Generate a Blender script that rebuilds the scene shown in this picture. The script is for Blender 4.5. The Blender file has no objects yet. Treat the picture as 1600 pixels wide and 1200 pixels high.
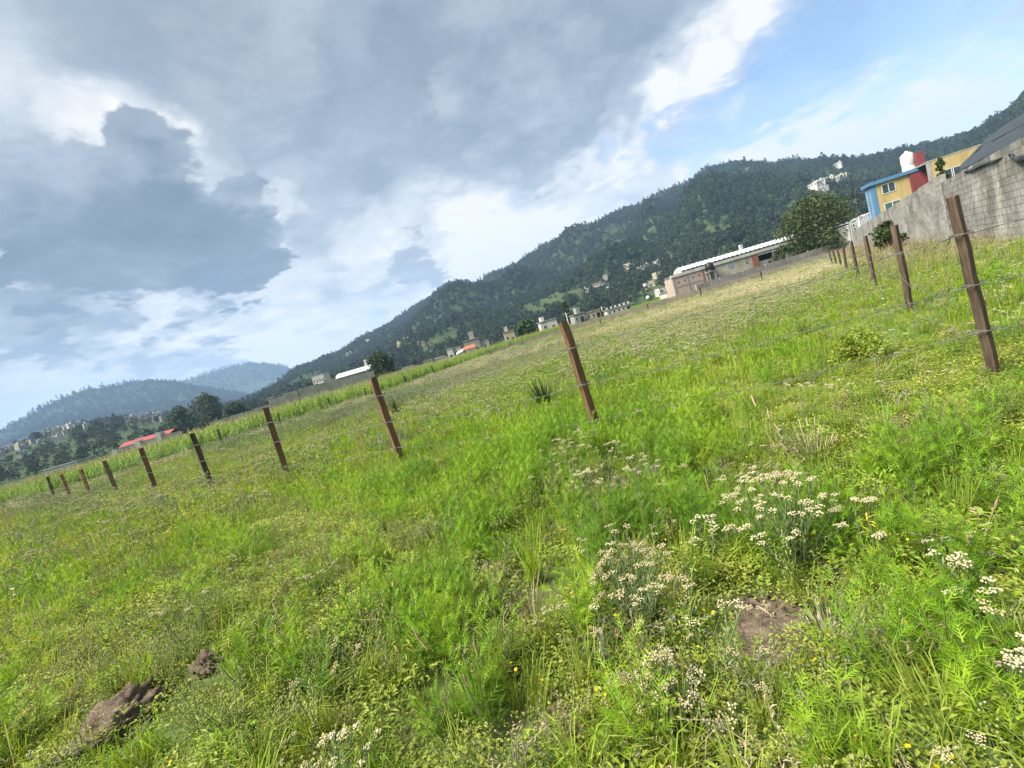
import bpy, bmesh, math, random
import numpy as np
from mathutils import Vector, Matrix, noise as mnoise

R = math.radians
rnd = random.Random(7)
npr = np.random.default_rng(11)
scene = bpy.context.scene
COL = scene.collection

# ------------------------------------------------------------------ camera
F_PX = 690.0                      # focal length in pixels of a 1600 px wide picture
PITCH, ROLL = R(5.55), R(16.2)
EYE = 1.5
cam_pos = np.array([0.0, 0.0, EYE])
Fw = np.array([0, math.cos(PITCH), -math.sin(PITCH)])
R0 = np.array([1.0, 0, 0])
U0 = np.array([0, math.sin(PITCH), math.cos(PITCH)])
Rc = math.cos(ROLL) * R0 - math.sin(ROLL) * U0
Uc = math.sin(ROLL) * R0 + math.cos(ROLL) * U0
cd = bpy.data.cameras.new('camera'); cam = bpy.data.objects.new('camera', cd); COL.objects.link(cam)
cd.sensor_width = 36.0; cd.lens = 36.0 * F_PX / 1600.0
cd.clip_start = 0.05; cd.clip_end = 20000
M = Matrix.Identity(4)
for i in range(3):
    M[i][0], M[i][1], M[i][2], M[i][3] = Rc[i], Uc[i], -Fw[i], cam_pos[i]
cam.matrix_world = M
scene.camera = cam

def ray(x, y):
    return Fw + (x - 800) / F_PX * Rc + (600 - y) / F_PX * Uc
def yh(x):                        # picture height of the horizon at picture column x
    a = ray(x, 0)[2]; b = ray(x, 1200)[2]
    return 1200 * a / (a - b)
def gp(x, y, z=0.0):              # point on the level ground seen at a picture point
    d = ray(x, y); t = (z - EYE) / d[2]
    return cam_pos + d * t
def at(x, y, depth):              # point at a forward distance
    d = ray(x, y)
    return cam_pos + d * (depth / d[1])
def Xat(x, depth):
    return at(x, yh(x), depth)[0]
def azel(x, y):
    d = ray(x, y)
    return math.atan2(d[0], d[1]), math.atan2(d[2], math.hypot(d[0], d[1]))
def proj(P):                      # world points (n,3) -> picture coordinates
    P = np.asarray(P, float) - cam_pos
    w = P @ Fw
    w = np.where(w < 1e-3, 1e-3, w)
    return 800 + F_PX * (P @ Rc) / w, 600 - F_PX * (P @ Uc) / w

# ------------------------------------------------------------------ light, sky, exposure
SUN_AZ, SUN_EL = R(-108), R(54)   # left and a little behind the viewer
EXPOSURE = 3.28
sun_dir = Vector((math.sin(SUN_AZ) * math.cos(SUN_EL), math.cos(SUN_AZ) * math.cos(SUN_EL), math.sin(SUN_EL)))
ld = bpy.data.lights.new('sun', 'SUN'); sun = bpy.data.objects.new('sun', ld); COL.objects.link(sun)
ld.energy = 1.5; ld.angle = R(32); ld.color = (1.0, 0.95, 0.86)
sun.rotation_euler = sun_dir.to_track_quat('Z', 'Y').to_euler()
sun.location = (0, 0, 60)

scene.view_settings.view_transform = 'Standard'
scene.view_settings.look = 'None'
scene.view_settings.exposure = EXPOSURE
scene.view_settings.gamma = 1.0
scene.view_settings.use_curve_mapping = False
scene.render.engine = 'CYCLES'
cy = scene.cycles
cy.max_bounces = 5; cy.diffuse_bounces = 4; cy.glossy_bounces = 2; cy.transmission_bounces = 4
cy.transparent_max_bounces = 6; cy.volume_bounces = 0
cy.use_denoising = True
cy.sample_clamp_indirect = 4.0

GAIN = (0.235, 0.262, 0.25)
def build_world():
    w = bpy.data.worlds.new('World'); scene.world = w; w.use_nodes = True
    w.cycles.sampling_method = 'NONE'
    nt = w.node_tree; N = nt.nodes; L = nt.links; N.clear()
    out = N.new('ShaderNodeOutputWorld'); bg = N.new('ShaderNodeBackground')
    bg.inputs['Strength'].default_value = 0.1
    L.new(bg.outputs[0], out.inputs[0])
    sky = N.new('ShaderNodeTexSky'); sky.sky_type = 'NISHITA'; sky.sun_disc = False
    sky.sun_elevation = SUN_EL; sky.sun_rotation = SUN_AZ
    sky.altitude = 2300; sky.air_density = 1.0; sky.dust_density = 0.6; sky.ozone_density = 1.3
    tc = N.new('ShaderNodeTexCoord')
    def mth(op, a, b=None, c=None, clamp=False):
        n = N.new('ShaderNodeMath'); n.operation = op; n.use_clamp = clamp
        for i, v in enumerate((a, b, c)):
            if v is None: continue
            if isinstance(v, (int, float)): n.inputs[i].default_value = v
            else: L.new(v, n.inputs[i])
        return n.outputs[0]
    def vm(op, a, b=None):
        n = N.new('ShaderNodeVectorMath'); n.operation = op
        for i, v in enumerate((a, b)):
            if v is None: continue
            if isinstance(v, (tuple, list, np.ndarray)): n.inputs[i].default_value = tuple(float(q) for q in v)
            else: L.new(v, n.inputs[i])
        return n.outputs['Value'] if op in ('DOT_PRODUCT', 'LENGTH') else n.outputs[0]
    def scale(v, s):
        n = N.new('ShaderNodeVectorMath'); n.operation = 'SCALE'; L.new(v, n.inputs[0])
        if isinstance(s, (int, float)): n.inputs['Scale'].default_value = s
        else: L.new(s, n.inputs['Scale'])
        return n.outputs[0]
    def fbm(vec, sc, det, rough, dist=0.0):
        n = N.new('ShaderNodeTexNoise'); n.inputs['Scale'].default_value = sc; n.inputs['Detail'].default_value = det
        n.inputs['Roughness'].default_value = rough; n.inputs['Distortion'].default_value = dist
        L.new(vec, n.inputs['Vector']); return n
    def mr(v, a, b, c, d, kind='SMOOTHSTEP'):
        n = N.new('ShaderNodeMapRange'); n.interpolation_type = kind
        for i, q in zip((1, 2, 3, 4), (a, b, c, d)): n.inputs[i].default_value = q
        L.new(v, n.inputs[0]); return n.outputs[0]
    D = vm('NORMALIZE', tc.outputs['Generated'])
    # a cloud layer seen in perspective: direction over height
    sep = N.new('ShaderNodeSeparateXYZ'); L.new(D, sep.inputs[0])
    hz = mth('ADD', mth('MAXIMUM', sep.outputs['Z'], 0.0), 0.22)
    plane = scale(D, mth('DIVIDE', 1.0, hz))
    # ragged edges: displace the direction by noise
    wn = fbm(plane, 2.1, 4, 0.58)
    warp = scale(vm('SUBTRACT', wn.outputs['Color'], (0.5, 0.5, 0.5)), 0.20)
    Dw = vm('NORMALIZE', vm('ADD', D, warp))
    wn2 = fbm(plane, 6.5, 5, 0.6)
    Dw = vm('NORMALIZE', vm('ADD', Dw, scale(vm('SUBTRACT', wn2.outputs['Color'], (0.5, 0.5, 0.5)), 0.11)))
    def blob(x, y, rad_px, soft=0.5, vec=None):
        d = ray(x, y); d = d / np.linalg.norm(d)
        e = ray(x + rad_px, y); e = e / np.linalg.norm(e)
        c1 = float(d @ e); ang = math.acos(c1)
        dot = vm('DOT_PRODUCT', Dw if vec is None else vec, d)
        return mr(dot, math.cos(ang * (1 + soft)), math.cos(ang * (1 - soft)), 0.0, 1.0)
    def total(lst, op='ADD', vec=None):
        acc = None
        for (x, y, r_, wgt, *s) in lst:
            b = mth('MULTIPLY', blob(x, y, r_, *(s or [0.5]), vec), wgt)
            acc = b if acc is None else mth(op, acc, b)
        return acc
    # thickness of the cloud (dark bellies)
    DARKS = [(380, 30, 190, 0.16), (200, 40, 110, 0.12), (560, 120, 130, 0.04), (830, 100, 160, 0.24), (740, 190, 130, 0.12), (900, 170, 80, 0.10), (620, 250, 130, 0.08), (960, 20, 120, 0.14), (560, 440, 120, 0.05), (320, 520, 90, .08), (80, 500, 110, .10)]
    LITES = [(60, 140, 120, 0.14), (230, 180, 60, 0.20), (310, 210, 50, 0.20), (130, 190, 50, 0.16), (480, 300, 60, .08), (560, 15, 60, 0.10), (420, 330, 34, 0.2), (150, 425, 55, 0.26), (220, 470, 60, 0.24), (40, 465, 36, 0.2), (440, 440, 60, 0.14), (390, 560, 70, 0.18),
             (745, 245, 50, 0.10), (700, 385, 95, 0.26), (790, 350, 80, 0.26), (570, 390, 50, 0.2), (890, 330, 70, 0.22), (960, 250, 40, 0.24), (890, 240, 36, 0.22), (980, 165, 60, 0.28), (1060, 110, 60, 0.32), (1140, 60, 60, 0.30), (1220, 15, 50, 0.26),
             (1130, 230, 70, .26), (1230, 215, 90, .26), (1340, 200, 100, .24), (1460, 180, 100, .22), (1560, 130, 100, .2), (1040, 270, 60, .22), (1420, 20, 60, .2), (500, 560, 90, .14)]
    dark = total(DARKS); lite = total(LITES)
    n1 = fbm(plane, 1.7, 4, 0.55).outputs['Fac']
    n2 = fbm(plane, 5.0, 7, 0.62).outputs['Fac']
    low = mr(sep.outputs['Z'], 0.02, 0.32, 0.40, 0.0, 'LINEAR')          # thinner, brighter air toward the horizon
    th = mth('ADD', 0.40, mth('MULTIPLY', mth('SUBTRACT', n1, 0.5), 0.6))
    th = mth('ADD', th, mth('MULTIPLY', mth('SUBTRACT', n2, 0.5), 0.62))
    th = mth('ADD', th, dark); th = mth('SUBTRACT', th, lite); th = mth('SUBTRACT', th, low)
    ramp = N.new('ShaderNodeValToRGB'); L.new(th, ramp.inputs[0]); cr = ramp.color_ramp
    k = 10.0 / (2 ** EXPOSURE)
    stops = [(0.0, (1.06, 1.03, 0.97)), (0.07, (0.91, 0.915, 0.91)), (0.18, (0.77, 0.81, 0.835)), (0.33, (0.55, 0.615, 0.675)), (0.52, (0.395, 0.465, 0.54)), (0.82, (0.235, 0.30, 0.37))]
    while len(cr.elements) < len(stops): cr.elements.new(0.5)
    for e, (p, c) in zip(cr.elements, stops):
        e.position = p; e.color = (*c, 1)
    # heaped clouds with firm scalloped edges
    CUM = [(170, 345, 150, 1.0, .45), (330, 385, 105, 1.0, .4), (40, 330, 110, .9, .4), (235, 265, 85, .95, .4), (355, 285, 30, .8, .5), (400, 370, 46, .9, .4), (30, 425, 38, 1.0, .4), (60, 520, 80, .62, .5), (200, 545, 60, .5, .5), (310, 540, 70, .55, .5), (10, 470, 36, .6, .5), (655, 420, 36, .62, .5),
           (330, 20, 190, .68, .5), (180, 30, 110, .6, .5), (820, 120, 140, .72, .45), (700, 200, 110, .5, .5), (880, 200, 60, .58, .4)]
    cum = total(CUM, 'MAXIMUM')
    up_ = total(CUM[:8], 'MAXIMUM', vm('NORMALIZE', vm('ADD', Dw, (0.0, -0.02, 0.075))))
    rim = mth('MULTIPLY', mth('SUBTRACT', cum, up_), 0.34)          # tops catch the light
    cum = mth('ADD', cum, mth('MULTIPLY', mth('SUBTRACT', n2, 0.5), 1.0)); cum = mth('ADD', cum, mth('MULTIPLY', mth('SUBTRACT', n1, 0.5), 0.5))
    cmask = mr(cum, 0.38, 0.68, 0.0, 0.93)
    belly = mth('ADD', mth('ADD', mth('MULTIPLY', n2, 1.5), mth('MULTIPLY', mth('SUBTRACT', n1, .5), .6)), mth('MULTIPLY', mth('SUBTRACT', cum, .6), -.42))
    belly = mth('SUBTRACT', mth('ADD', belly, rim), 0.17)
    r2 = N.new('ShaderNodeValToRGB'); L.new(belly, r2.inputs[0]); c2 = r2.color_ramp
    st2 = [(0.26, (0.140, 0.192, 0.250)), (0.52, (0.205, 0.268, 0.335)), (0.98, (0.52, 0.585, 0.645))]
    c2.elements.new(0.5)
    for e, (p, c) in zip(c2.elements, st2):
        e.position = p; e.color = (*c, 1)
    both = N.new('ShaderNodeMix'); both.data_type = 'RGBA'; L.new(cmask, both.inputs[0]); L.new(ramp.outputs[0], both.inputs[6]); L.new(r2.outputs[0], both.inputs[7])
    cl = scale(both.outputs[2], k)
    # gaps of blue sky
    gap = total([(1330, 60, 130, 1.0), (1230, 130, 85, 0.95), (1160, 175, 60, 0.85), (1090, 205, 50, 0.8), (1030, 225, 38, 0.75), (960, 232, 26, 0.6), (1480, 60, 120, 0.75), (1420, 130, 70, 0.6), (1010, 200, 26, 0.4), (1290, 190, 60, 0.35), (1570, 110, 70, 0.35),
                 (1700, 0, 160, 0.7), (1900, 250, 200, 0.5)], 'MAXIMUM')
    gap = mth('SUBTRACT', gap, mth('MULTIPLY', mth('SUBTRACT', n2, 0.42), 1.25))
    gap = mr(gap, 0.12, 0.9, 0.0, 0.80)
    mx = N.new('ShaderNodeMix'); mx.data_type = 'RGBA'
    L.new(gap, mx.inputs[0]); L.new(cl, mx.inputs[6])
    gm = N.new('ShaderNodeVectorMath'); gm.operation = 'MULTIPLY'; L.new(sky.outputs[0], gm.inputs[0]); gm.inputs[1].default_value = GAIN
    L.new(gm.outputs[0], mx.inputs[7])
    L.new(mx.outputs[2], bg.inputs['Color'])
build_world()

# ------------------------------------------------------------------ materials
MATS = {}
def nodes_of(m):
    m.use_nodes = True; nt = m.node_tree; nt.nodes.clear()
    out = nt.nodes.new('ShaderNodeOutputMaterial')
    return nt, nt.nodes, nt.links, out
def mixc(nt, fac, a, b, mode='MIX'):
    n = nt.nodes.new('ShaderNodeMix'); n.data_type = 'RGBA'; n.blend_type = mode
    for i, v in ((0, fac), (6, a), (7, b)):
        if isinstance(v, (int, float)): n.inputs[i].default_value = v
        elif isinstance(v, tuple): n.inputs[i].default_value = (*v, 1) if len(v) == 3 else v
        else: nt.links.new(v, n.inputs[i])
    return n.outputs[2]
def leaf_mat(name, cols, transl=0.4, patch=0.35, gloss=0.25):
    """cols: three colours blended per leaf, per plant and by soft patches over the ground."""
    m = bpy.data.materials.new(name); nt, N, L, out = nodes_of(m)
    geo = N.new('ShaderNodeNewGeometry'); oi = N.new('ShaderNodeObjectInfo')
    tex = N.new('ShaderNodeTexNoise'); tex.inputs['Scale'].default_value = patch; tex.inputs['Detail'].default_value = 3
    L.new(geo.outputs['Position'], tex.inputs['Vector'])
    def add(a, b, s):
        n = N.new('ShaderNodeMath'); n.operation = 'MULTIPLY_ADD'; L.new(b, n.inputs[0]); n.inputs[1].default_value = s
        if isinstance(a, (int, float)): n.inputs[2].default_value = a
        else: L.new(a, n.inputs[2])
        return n.outputs[0]
    v = add(-0.55, geo.outputs['Random Per Island'], 0.45)
    v = add(v, oi.outputs['Random'], 0.6)
    v = add(v, tex.outputs['Fac'], 1.1)
    ramp = N.new('ShaderNodeValToRGB'); L.new(v, ramp.inputs[0])
    cr = ramp.color_ramp; cr.elements.new(0.5)
    for e, p, c in zip(cr.elements, (0.1, 0.5, 0.9), cols): e.position = p; e.color = (*c, 1)
    pb = N.new('ShaderNodeBsdfPrincipled'); L.new(ramp.outputs[0], pb.inputs['Base Color'])
    pb.inputs['Roughness'].default_value = 0.6; pb.inputs['Specular IOR Level'].default_value = gloss
    if transl > 0:
        tr = N.new('ShaderNodeBsdfTranslucent')
        tcol = mixc(nt, 1.0, ramp.outputs[0], (1.45, 1.3, 0.5), 'MULTIPLY')
        L.new(tcol, tr.inputs['Color'])
        ms = N.new('ShaderNodeMixShader'); ms.inputs[0].default_value = transl
        L.new(pb.outputs[0], ms.inputs[1]); L.new(tr.outputs[0], ms.inputs[2]); L.new(ms.outputs[0], out.inputs[0])
    else: L.new(pb.outputs[0], out.inputs[0])
    MATS[name] = m; return m
def solid(name, col, rough=0.8, var=0.12, scale=6.0, stretch=(1, 1, 1), dark=None, bump=0.0, metal=0.0, spec=0.3, rand=0.0, fine=0.0, detail=6, world=False):
    """Plain material broken up by two noises in object space (wear, stains, grain)."""
    m = bpy.data.materials.new(name); nt, N, L, out = nodes_of(m)
    tc = N.new('ShaderNodeTexCoord'); mp = N.new('ShaderNodeMapping'); gw = N.new('ShaderNodeNewGeometry'); L.new(gw.outputs['Position'] if world else tc.outputs['Object'], mp.inputs[0]); mp.inputs['Scale'].default_value = stretch
    n1 = N.new('ShaderNodeTexNoise'); n1.inputs['Scale'].default_value = scale; n1.inputs['Detail'].default_value = detail; n1.inputs['Roughness'].default_value = 0.65
    L.new(mp.outputs[0], n1.inputs['Vector'])
    r1 = N.new('ShaderNodeMapRange'); r1.inputs[1].default_value = 0.32; r1.inputs[2].default_value = 0.68
    L.new(n1.outputs['Fac'], r1.inputs[0])
    dk = dark or tuple(c * (1 - var * 2) for c in col)
    c = mixc(nt, r1.outputs[0], dk, tuple(min(1, q * (1 + var)) for q in col))
    if fine:
        n2 = N.new('ShaderNodeTexNoise'); n2.inputs['Scale'].default_value = scale * 9; n2.inputs['Detail'].default_value = 4
        L.new(mp.outputs[0], n2.inputs['Vector'])
        r2 = N.new('ShaderNodeMapRange'); r2.inputs[1].default_value = 0.3; r2.inputs[2].default_value = 0.7; r2.inputs[3].default_value = 1 - fine; r2.inputs[4].default_value = 1 + fine
        L.new(n2.outputs['Fac'], r2.inputs[0])
        vmn = N.new('ShaderNodeVectorMath'); vmn.operation = 'SCALE'; L.new(c, vmn.inputs[0]); L.new(r2.outputs[0], vmn.inputs['Scale']); c = vmn.outputs[0]
    if rand:
        oi = N.new('ShaderNodeObjectInfo'); r3 = N.new('ShaderNodeMapRange'); r3.inputs[3].default_value = 1 - rand; r3.inputs[4].default_value = 1 + rand
        L.new(oi.outputs['Random'], r3.inputs[0])
        vmn = N.new('ShaderNodeVectorMath'); vmn.operation = 'SCALE'; L.new(c, vmn.inputs[0]); L.new(r3.outputs[0], vmn.inputs['Scale']); c = vmn.outputs[0]
    pb = N.new('ShaderNodeBsdfPrincipled'); L.new(c, pb.inputs['Base Color'])
    pb.inputs['Roughness'].default_value = rough; pb.inputs['Metallic'].default_value = metal; pb.inputs['Specular IOR Level'].default_value = spec
    if bump:
        b = N.new('ShaderNodeBump'); b.inputs['Strength'].default_value = 0.6; b.inputs['Distance'].default_value = bump
        L.new(n1.outputs['Fac'], b.inputs['Height']); L.new(b.outputs[0], pb.inputs['Normal'])
    L.new(pb.outputs[0], out.inputs[0])
    MATS[name] = m; return m

leaf_mat('feather_green', ((0.070, 0.160, 0.008), (0.148, 0.285, 0.011), (0.258, 0.385, 0.020)), 0.42, 0.8)
leaf_mat('grass_green', ((0.088, 0.145, 0.020), (0.180, 0.250, 0.030), (0.300, 0.345, 0.062)), 0.35, 0.6)
leaf_mat('grass_bright', ((0.112, 0.212, 0.014), (0.200, 0.322, 0.022), (0.315, 0.402, 0.050)), 0.4, 0.6)
leaf_mat('grass_pale', ((0.150, 0.190, 0.075), (0.240, 0.270, 0.110), (0.350, 0.340, 0.170)), 0.3, 0.6)
leaf_mat('herb_green', ((0.106, 0.156, 0.019), (0.210, 0.272, 0.032), (0.330, 0.362, 0.058)), 0.35, 0.5)
leaf_mat('herb_olive', ((0.150, 0.175, 0.030), (0.255, 0.290, 0.046), (0.345, 0.365, 0.076)), 0.3, 0.5)
leaf_mat('sage_leaf', ((0.085, 0.130, 0.062), (0.130, 0.185, 0.090), (0.200, 0.250, 0.130)), 0.25, 0.5)
leaf_mat('dark_leaf', ((0.022, 0.050, 0.016), (0.038, 0.080, 0.022), (0.060, 0.115, 0.030)), 0.25, 0.5)
leaf_mat('cream_head', ((0.33, 0.285, 0.150), (0.42, 0.370, 0.220), (0.51, 0.465, 0.310)), 0.12, 1.5, 0.05)
leaf_mat('yellow_petal', ((0.50, 0.32, 0.01), (0.58, 0.43, 0.012), (0.62, 0.52, 0.02)), 0.2, 1.0, 0.1)
leaf_mat('white_petal', ((0.45, 0.45, 0.38), (0.54, 0.54, 0.48), (0.60, 0.60, 0.54)), 0.2, 1.0, 0.05)
leaf_mat('dry_straw', ((0.150, 0.105, 0.060), (0.270, 0.205, 0.125), (0.400, 0.330, 0.220)), 0.15, 0.7, 0.1)
leaf_mat('dry_grey', ((0.125, 0.115, 0.090), (0.205, 0.190, 0.150), (0.290, 0.275, 0.215)), 0.15, 0.3, 0.1)
leaf_mat('yellow_leaf', ((0.45, 0.33, 0.03), (0.55, 0.42, 0.05), (0.62, 0.50, 0.08)), 0.3, 1.0)
leaf_mat('corn_leaf', ((0.080, 0.150, 0.025), (0.140, 0.240, 0.035), (0.220, 0.310, 0.060)), 0.38, 0.15)
leaf_mat('corn_tassel', ((0.22, 0.19, 0.09), (0.32, 0.28, 0.14), (0.42, 0.37, 0.20)), 0.2, 0.2)
leaf_mat('forest_leaf', ((0.013, 0.030, 0.017), (0.027, 0.050, 0.025), (0.052, 0.078, 0.034)), 0.22, 0.012)  # bluer and a little paler: part of the hillside haze is in this colour
leaf_mat('forest_pine', ((0.011, 0.026, 0.016), (0.020, 0.041, 0.023), (0.032, 0.057, 0.030)), 0.15, 0.012)
leaf_mat('forest_light', ((0.030, 0.055, 0.020), (0.052, 0.086, 0.027), (0.084, 0.116, 0.036)), 0.25, 0.012)
leaf_mat('tree_leaf', ((0.024, 0.040, 0.014), (0.042, 0.064, 0.019), (0.074, 0.096, 0.030)), 0.25, 0.3)
solid('bark', (0.090, 0.065, 0.045), 0.9, 0.25, 4, (1, 1, 0.3))
solid('stem_green', (0.13, 0.19, 0.06), 0.7, 0.15, 20)
solid('stem_brown', (0.12, 0.075, 0.045), 0.8, 0.2, 20)
solid('post_wood', (0.185, 0.098, 0.048), 0.88, 0.3, 7, (1.0, 1.0, 0.06), dark=(0.052, 0.029, 0.018), bump=0.006, rand=0.35, fine=0.4)
solid('post_dark', (0.112, 0.074, 0.047), 0.9, 0.3, 7, (1.0, 1.0, 0.06), dark=(0.034, 0.024, 0.017), bump=0.006, rand=0.35, fine=0.4)
solid('wire', (0.13, 0.13, 0.122), 0.7, 0.2, 30, metal=0.0)
solid('clod', (0.120, 0.092, 0.066), 1.0, 0.3, 14, dark=(0.042, 0.032, 0.023), bump=0.03, fine=0.5, spec=0.0)
solid('stone', (0.23, 0.20, 0.17), 0.9, 0.25, 6, bump=0.01, fine=0.2)
solid('concrete', (0.325, 0.310, 0.280), 0.93, 0.16, 1.1, (.38, .38, 0.75), dark=(0.120, 0.113, 0.098), bump=0.02, fine=0.3, world=True)
solid('block', (0.320, 0.303, 0.272), 0.94, 0.16, 0.9, (1, 1, 0.55), dark=(0.105, 0.098, 0.086), bump=0.012, rand=0.08, fine=0.32, world=True)
solid('mortar', (0.150, 0.140, 0.125), 0.95, 0.2, 4, fine=0.2, world=True)
solid('beige_wall', (0.37, 0.338, 0.285), 0.92, 0.15, 0.5, (1, 1, 0.8), dark=(0.24, 0.218, 0.182), fine=0.2, world=True)
solid('whitewash', (0.47, 0.455, 0.425), 0.88, 0.1, 0.6, (1, 1, .4), dark=(0.34, 0.32, 0.29), fine=0.12, world=True)
solid('grey_render', (0.27, 0.262, 0.245), 0.9, 0.12, 0.6, (1, 1, .4), dark=(0.17, 0.165, 0.152), fine=0.15, world=True)
solid('cream_render', (0.40, 0.345, 0.245), 0.9, 0.10, 0.6, (1, 1, .4), dark=(0.29, 0.245, 0.17), fine=0.12, world=True)
solid('pink_render', (0.33, 0.26, 0.23), 0.9, 0.12, 0.7, fine=0.15, world=True)
solid('tan_render', (0.32, 0.25, 0.15), 0.9, 0.12, 0.7, fine=0.15, world=True)
solid('yellow_paint', (0.41, 0.315, 0.135), 0.88, 0.06, 0.7, (1, 1, .22), dark=(0.31, 0.235, 0.105), fine=0.10, world=True)
solid('red_paint', (0.20, 0.040, 0.042), 0.88, 0.08, 0.7, (1, 1, .22), dark=(0.135, 0.035, 0.036), fine=0.10, world=True)
solid('blue_paint', (0.065, 0.175, 0.31), 0.85, 0.1, 0.7, (1, 1, .3), dark=(0.06, 0.135, 0.23), fine=0.1, world=True)
solid('pale_blue_paint', (0.185, 0.265, 0.34), 0.85, 0.1, 0.7, (1, 1, .3), dark=(0.14, 0.19, 0.24), fine=0.1, world=True)
solid('brick_red', (0.25, 0.105, 0.068), 0.9, 0.15, 2, fine=0.2)
solid('brick_pink', (0.36, 0.285, 0.245), 0.92, 0.14, 1.2, (1, 1, 3), dark=(0.29, 0.218, 0.182), fine=0.25)
solid('orange_tarp', (0.42, 0.095, 0.040), 0.6, 0.1, 2)
solid('red_roof', (0.26, 0.048, 0.042), 0.75, 0.12, 1, fine=0.15)
solid('sheet_white', (0.46, 0.475, 0.48), 0.5, 0.08, 0.5, dark=(0.36, 0.37, 0.37), fine=0.08)
solid('window_frame', (0.52, 0.52, 0.50), 0.5, 0.03, 2)
solid('glass_dark', (0.030, 0.045, 0.050), 0.12, 0.2, 1, spec=0.6)
solid('glass_green', (0.050, 0.115, 0.090), 0.12, 0.2, 1, spec=0.6)
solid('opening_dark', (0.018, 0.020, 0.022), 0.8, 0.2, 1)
solid('tank_black', (0.014, 0.014, 0.015), 0.5, 0.1, 2)
solid('tank_white', (0.50, 0.475, 0.45), 0.6, 0.08, 2, fine=.08)
solid('tarp_dark', (0.030, 0.036, 0.041), 0.6, 0.35, 1.6, (2.2, 2.2, 0.4), dark=(0.006, 0.008, 0.010), bump=0.04, fine=0.4, world=True)
solid('tarp_grey', (0.105, 0.11, 0.112), 0.6, 0.3, 1.2, (1, 1, 0.4), dark=(0.05, 0.053, 0.056), bump=0.05, fine=0.15)
solid('paint_graffiti', (0.062, 0.066, 0.062), 0.9, 0.2, 5, fine=0.2)
solid('pole_grey', (0.30, 0.29, 0.27), 0.85, 0.1, 3)
solid('lamp_globe', (0.78, 0.77, 0.74), 0.35, 0.03, 3)

def ground_mat():
    m = bpy.data.materials.new('field_soil'); nt, N, L, out = nodes_of(m)
    geo = N.new('ShaderNodeNewGeometry')
    def nz(s, d=6, rg=0.6):
        n = N.new('ShaderNodeTexNoise'); n.inputs['Scale'].default_value = s; n.inputs['Detail'].default_value = d; n.inputs['Roughness'].default_value = rg
        L.new(geo.outputs['Position'], n.inputs['Vector']); return n.outputs['Fac']
    def rg(v, a, b):
        n = N.new('ShaderNodeMapRange'); n.inputs[1].default_value = a; n.inputs[2].default_value = b; L.new(v, n.inputs[0]); return n.outputs[0]
    soil = mixc(nt, rg(nz(9), 0.3, 0.7), (0.036, 0.026, 0.018), (0.110, 0.076, 0.050))
    crumbs = mixc(nt, rg(nz(70, 3), 0.35, 0.7), soil, mixc(nt, 0.5, soil, (0.17, 0.13, 0.09)))
    green = mixc(nt, rg(nz(2.3), 0.3, 0.7), (0.050, 0.090, 0.022), (0.110, 0.150, 0.040))
    col = mixc(nt, rg(nz(0.9, 8), 0.34, 0.52), crumbs, green)
    # beyond the field, meadow and scrub cover the soil
    ln = N.new('ShaderNodeVectorMath'); ln.operation = 'LENGTH'; L.new(geo.outputs['Position'], ln.inputs[0])
    fr = N.new('ShaderNodeMapRange'); fr.inputs[1].default_value = 20; fr.inputs[2].default_value = 70; L.new(ln.outputs['Value'], fr.inputs[0])
    scrub = mixc(nt, rg(nz(0.05, 8), 0.35, 0.65), (0.050, 0.085, 0.028), (0.125, 0.145, 0.055))
    col = mixc(nt, fr.outputs[0], col, scrub)
    pb = N.new('ShaderNodeBsdfPrincipled'); L.new(col, pb.inputs['Base Color']); pb.inputs['Roughness'].default_value = 0.95; pb.inputs['Specular IOR Level'].default_value = 0.1
    b = N.new('ShaderNodeBump'); b.inputs['Strength'].default_value = 0.8; b.inputs['Distance'].default_value = 0.02
    L.new(nz(30, 6, 0.7), b.inputs['Height']); L.new(b.outputs[0], pb.inputs['Normal'])
    L.new(pb.outputs[0], out.inputs[0]); MATS['field_soil'] = m
ground_mat()
def hill_mat(name, a, b, c, s):
    m = bpy.data.materials.new(name); nt, N, L, out = nodes_of(m)
    geo = N.new('ShaderNodeNewGeometry')
    def nz(sc, d=8):
        n = N.new('ShaderNodeTexNoise'); n.inputs['Scale'].default_value = sc; n.inputs['Detail'].default_value = d; n.inputs['Roughness'].default_value = 0.65
        L.new(geo.outputs['Position'], n.inputs['Vector'])
        r = N.new('ShaderNodeMapRange'); r.inputs[1].default_value = 0.36; r.inputs[2].default_value = 0.64; L.new(n.outputs['Fac'], r.inputs[0]); return r.outputs[0]
    col = mixc(nt, nz(s), mixc(nt, nz(s * 6), a, b), c)
    pb = N.new('ShaderNodeBsdfPrincipled'); L.new(col, pb.inputs['Base Color']); pb.inputs['Roughness'].default_value = 0.95; pb.inputs['Specular IOR Level'].default_value = 0.05
    L.new(pb.outputs[0], out.inputs[0]); MATS[name] = m
hill_mat('hill_green', (0.018, 0.034, 0.016), (0.030, 0.048, 0.020), (0.048, 0.066, 0.026), 0.012)
hill_mat('hill_far', (0.016, 0.030, 0.014), (0.024, 0.040, 0.017), (0.036, 0.052, 0.021), 0.006)

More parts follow.
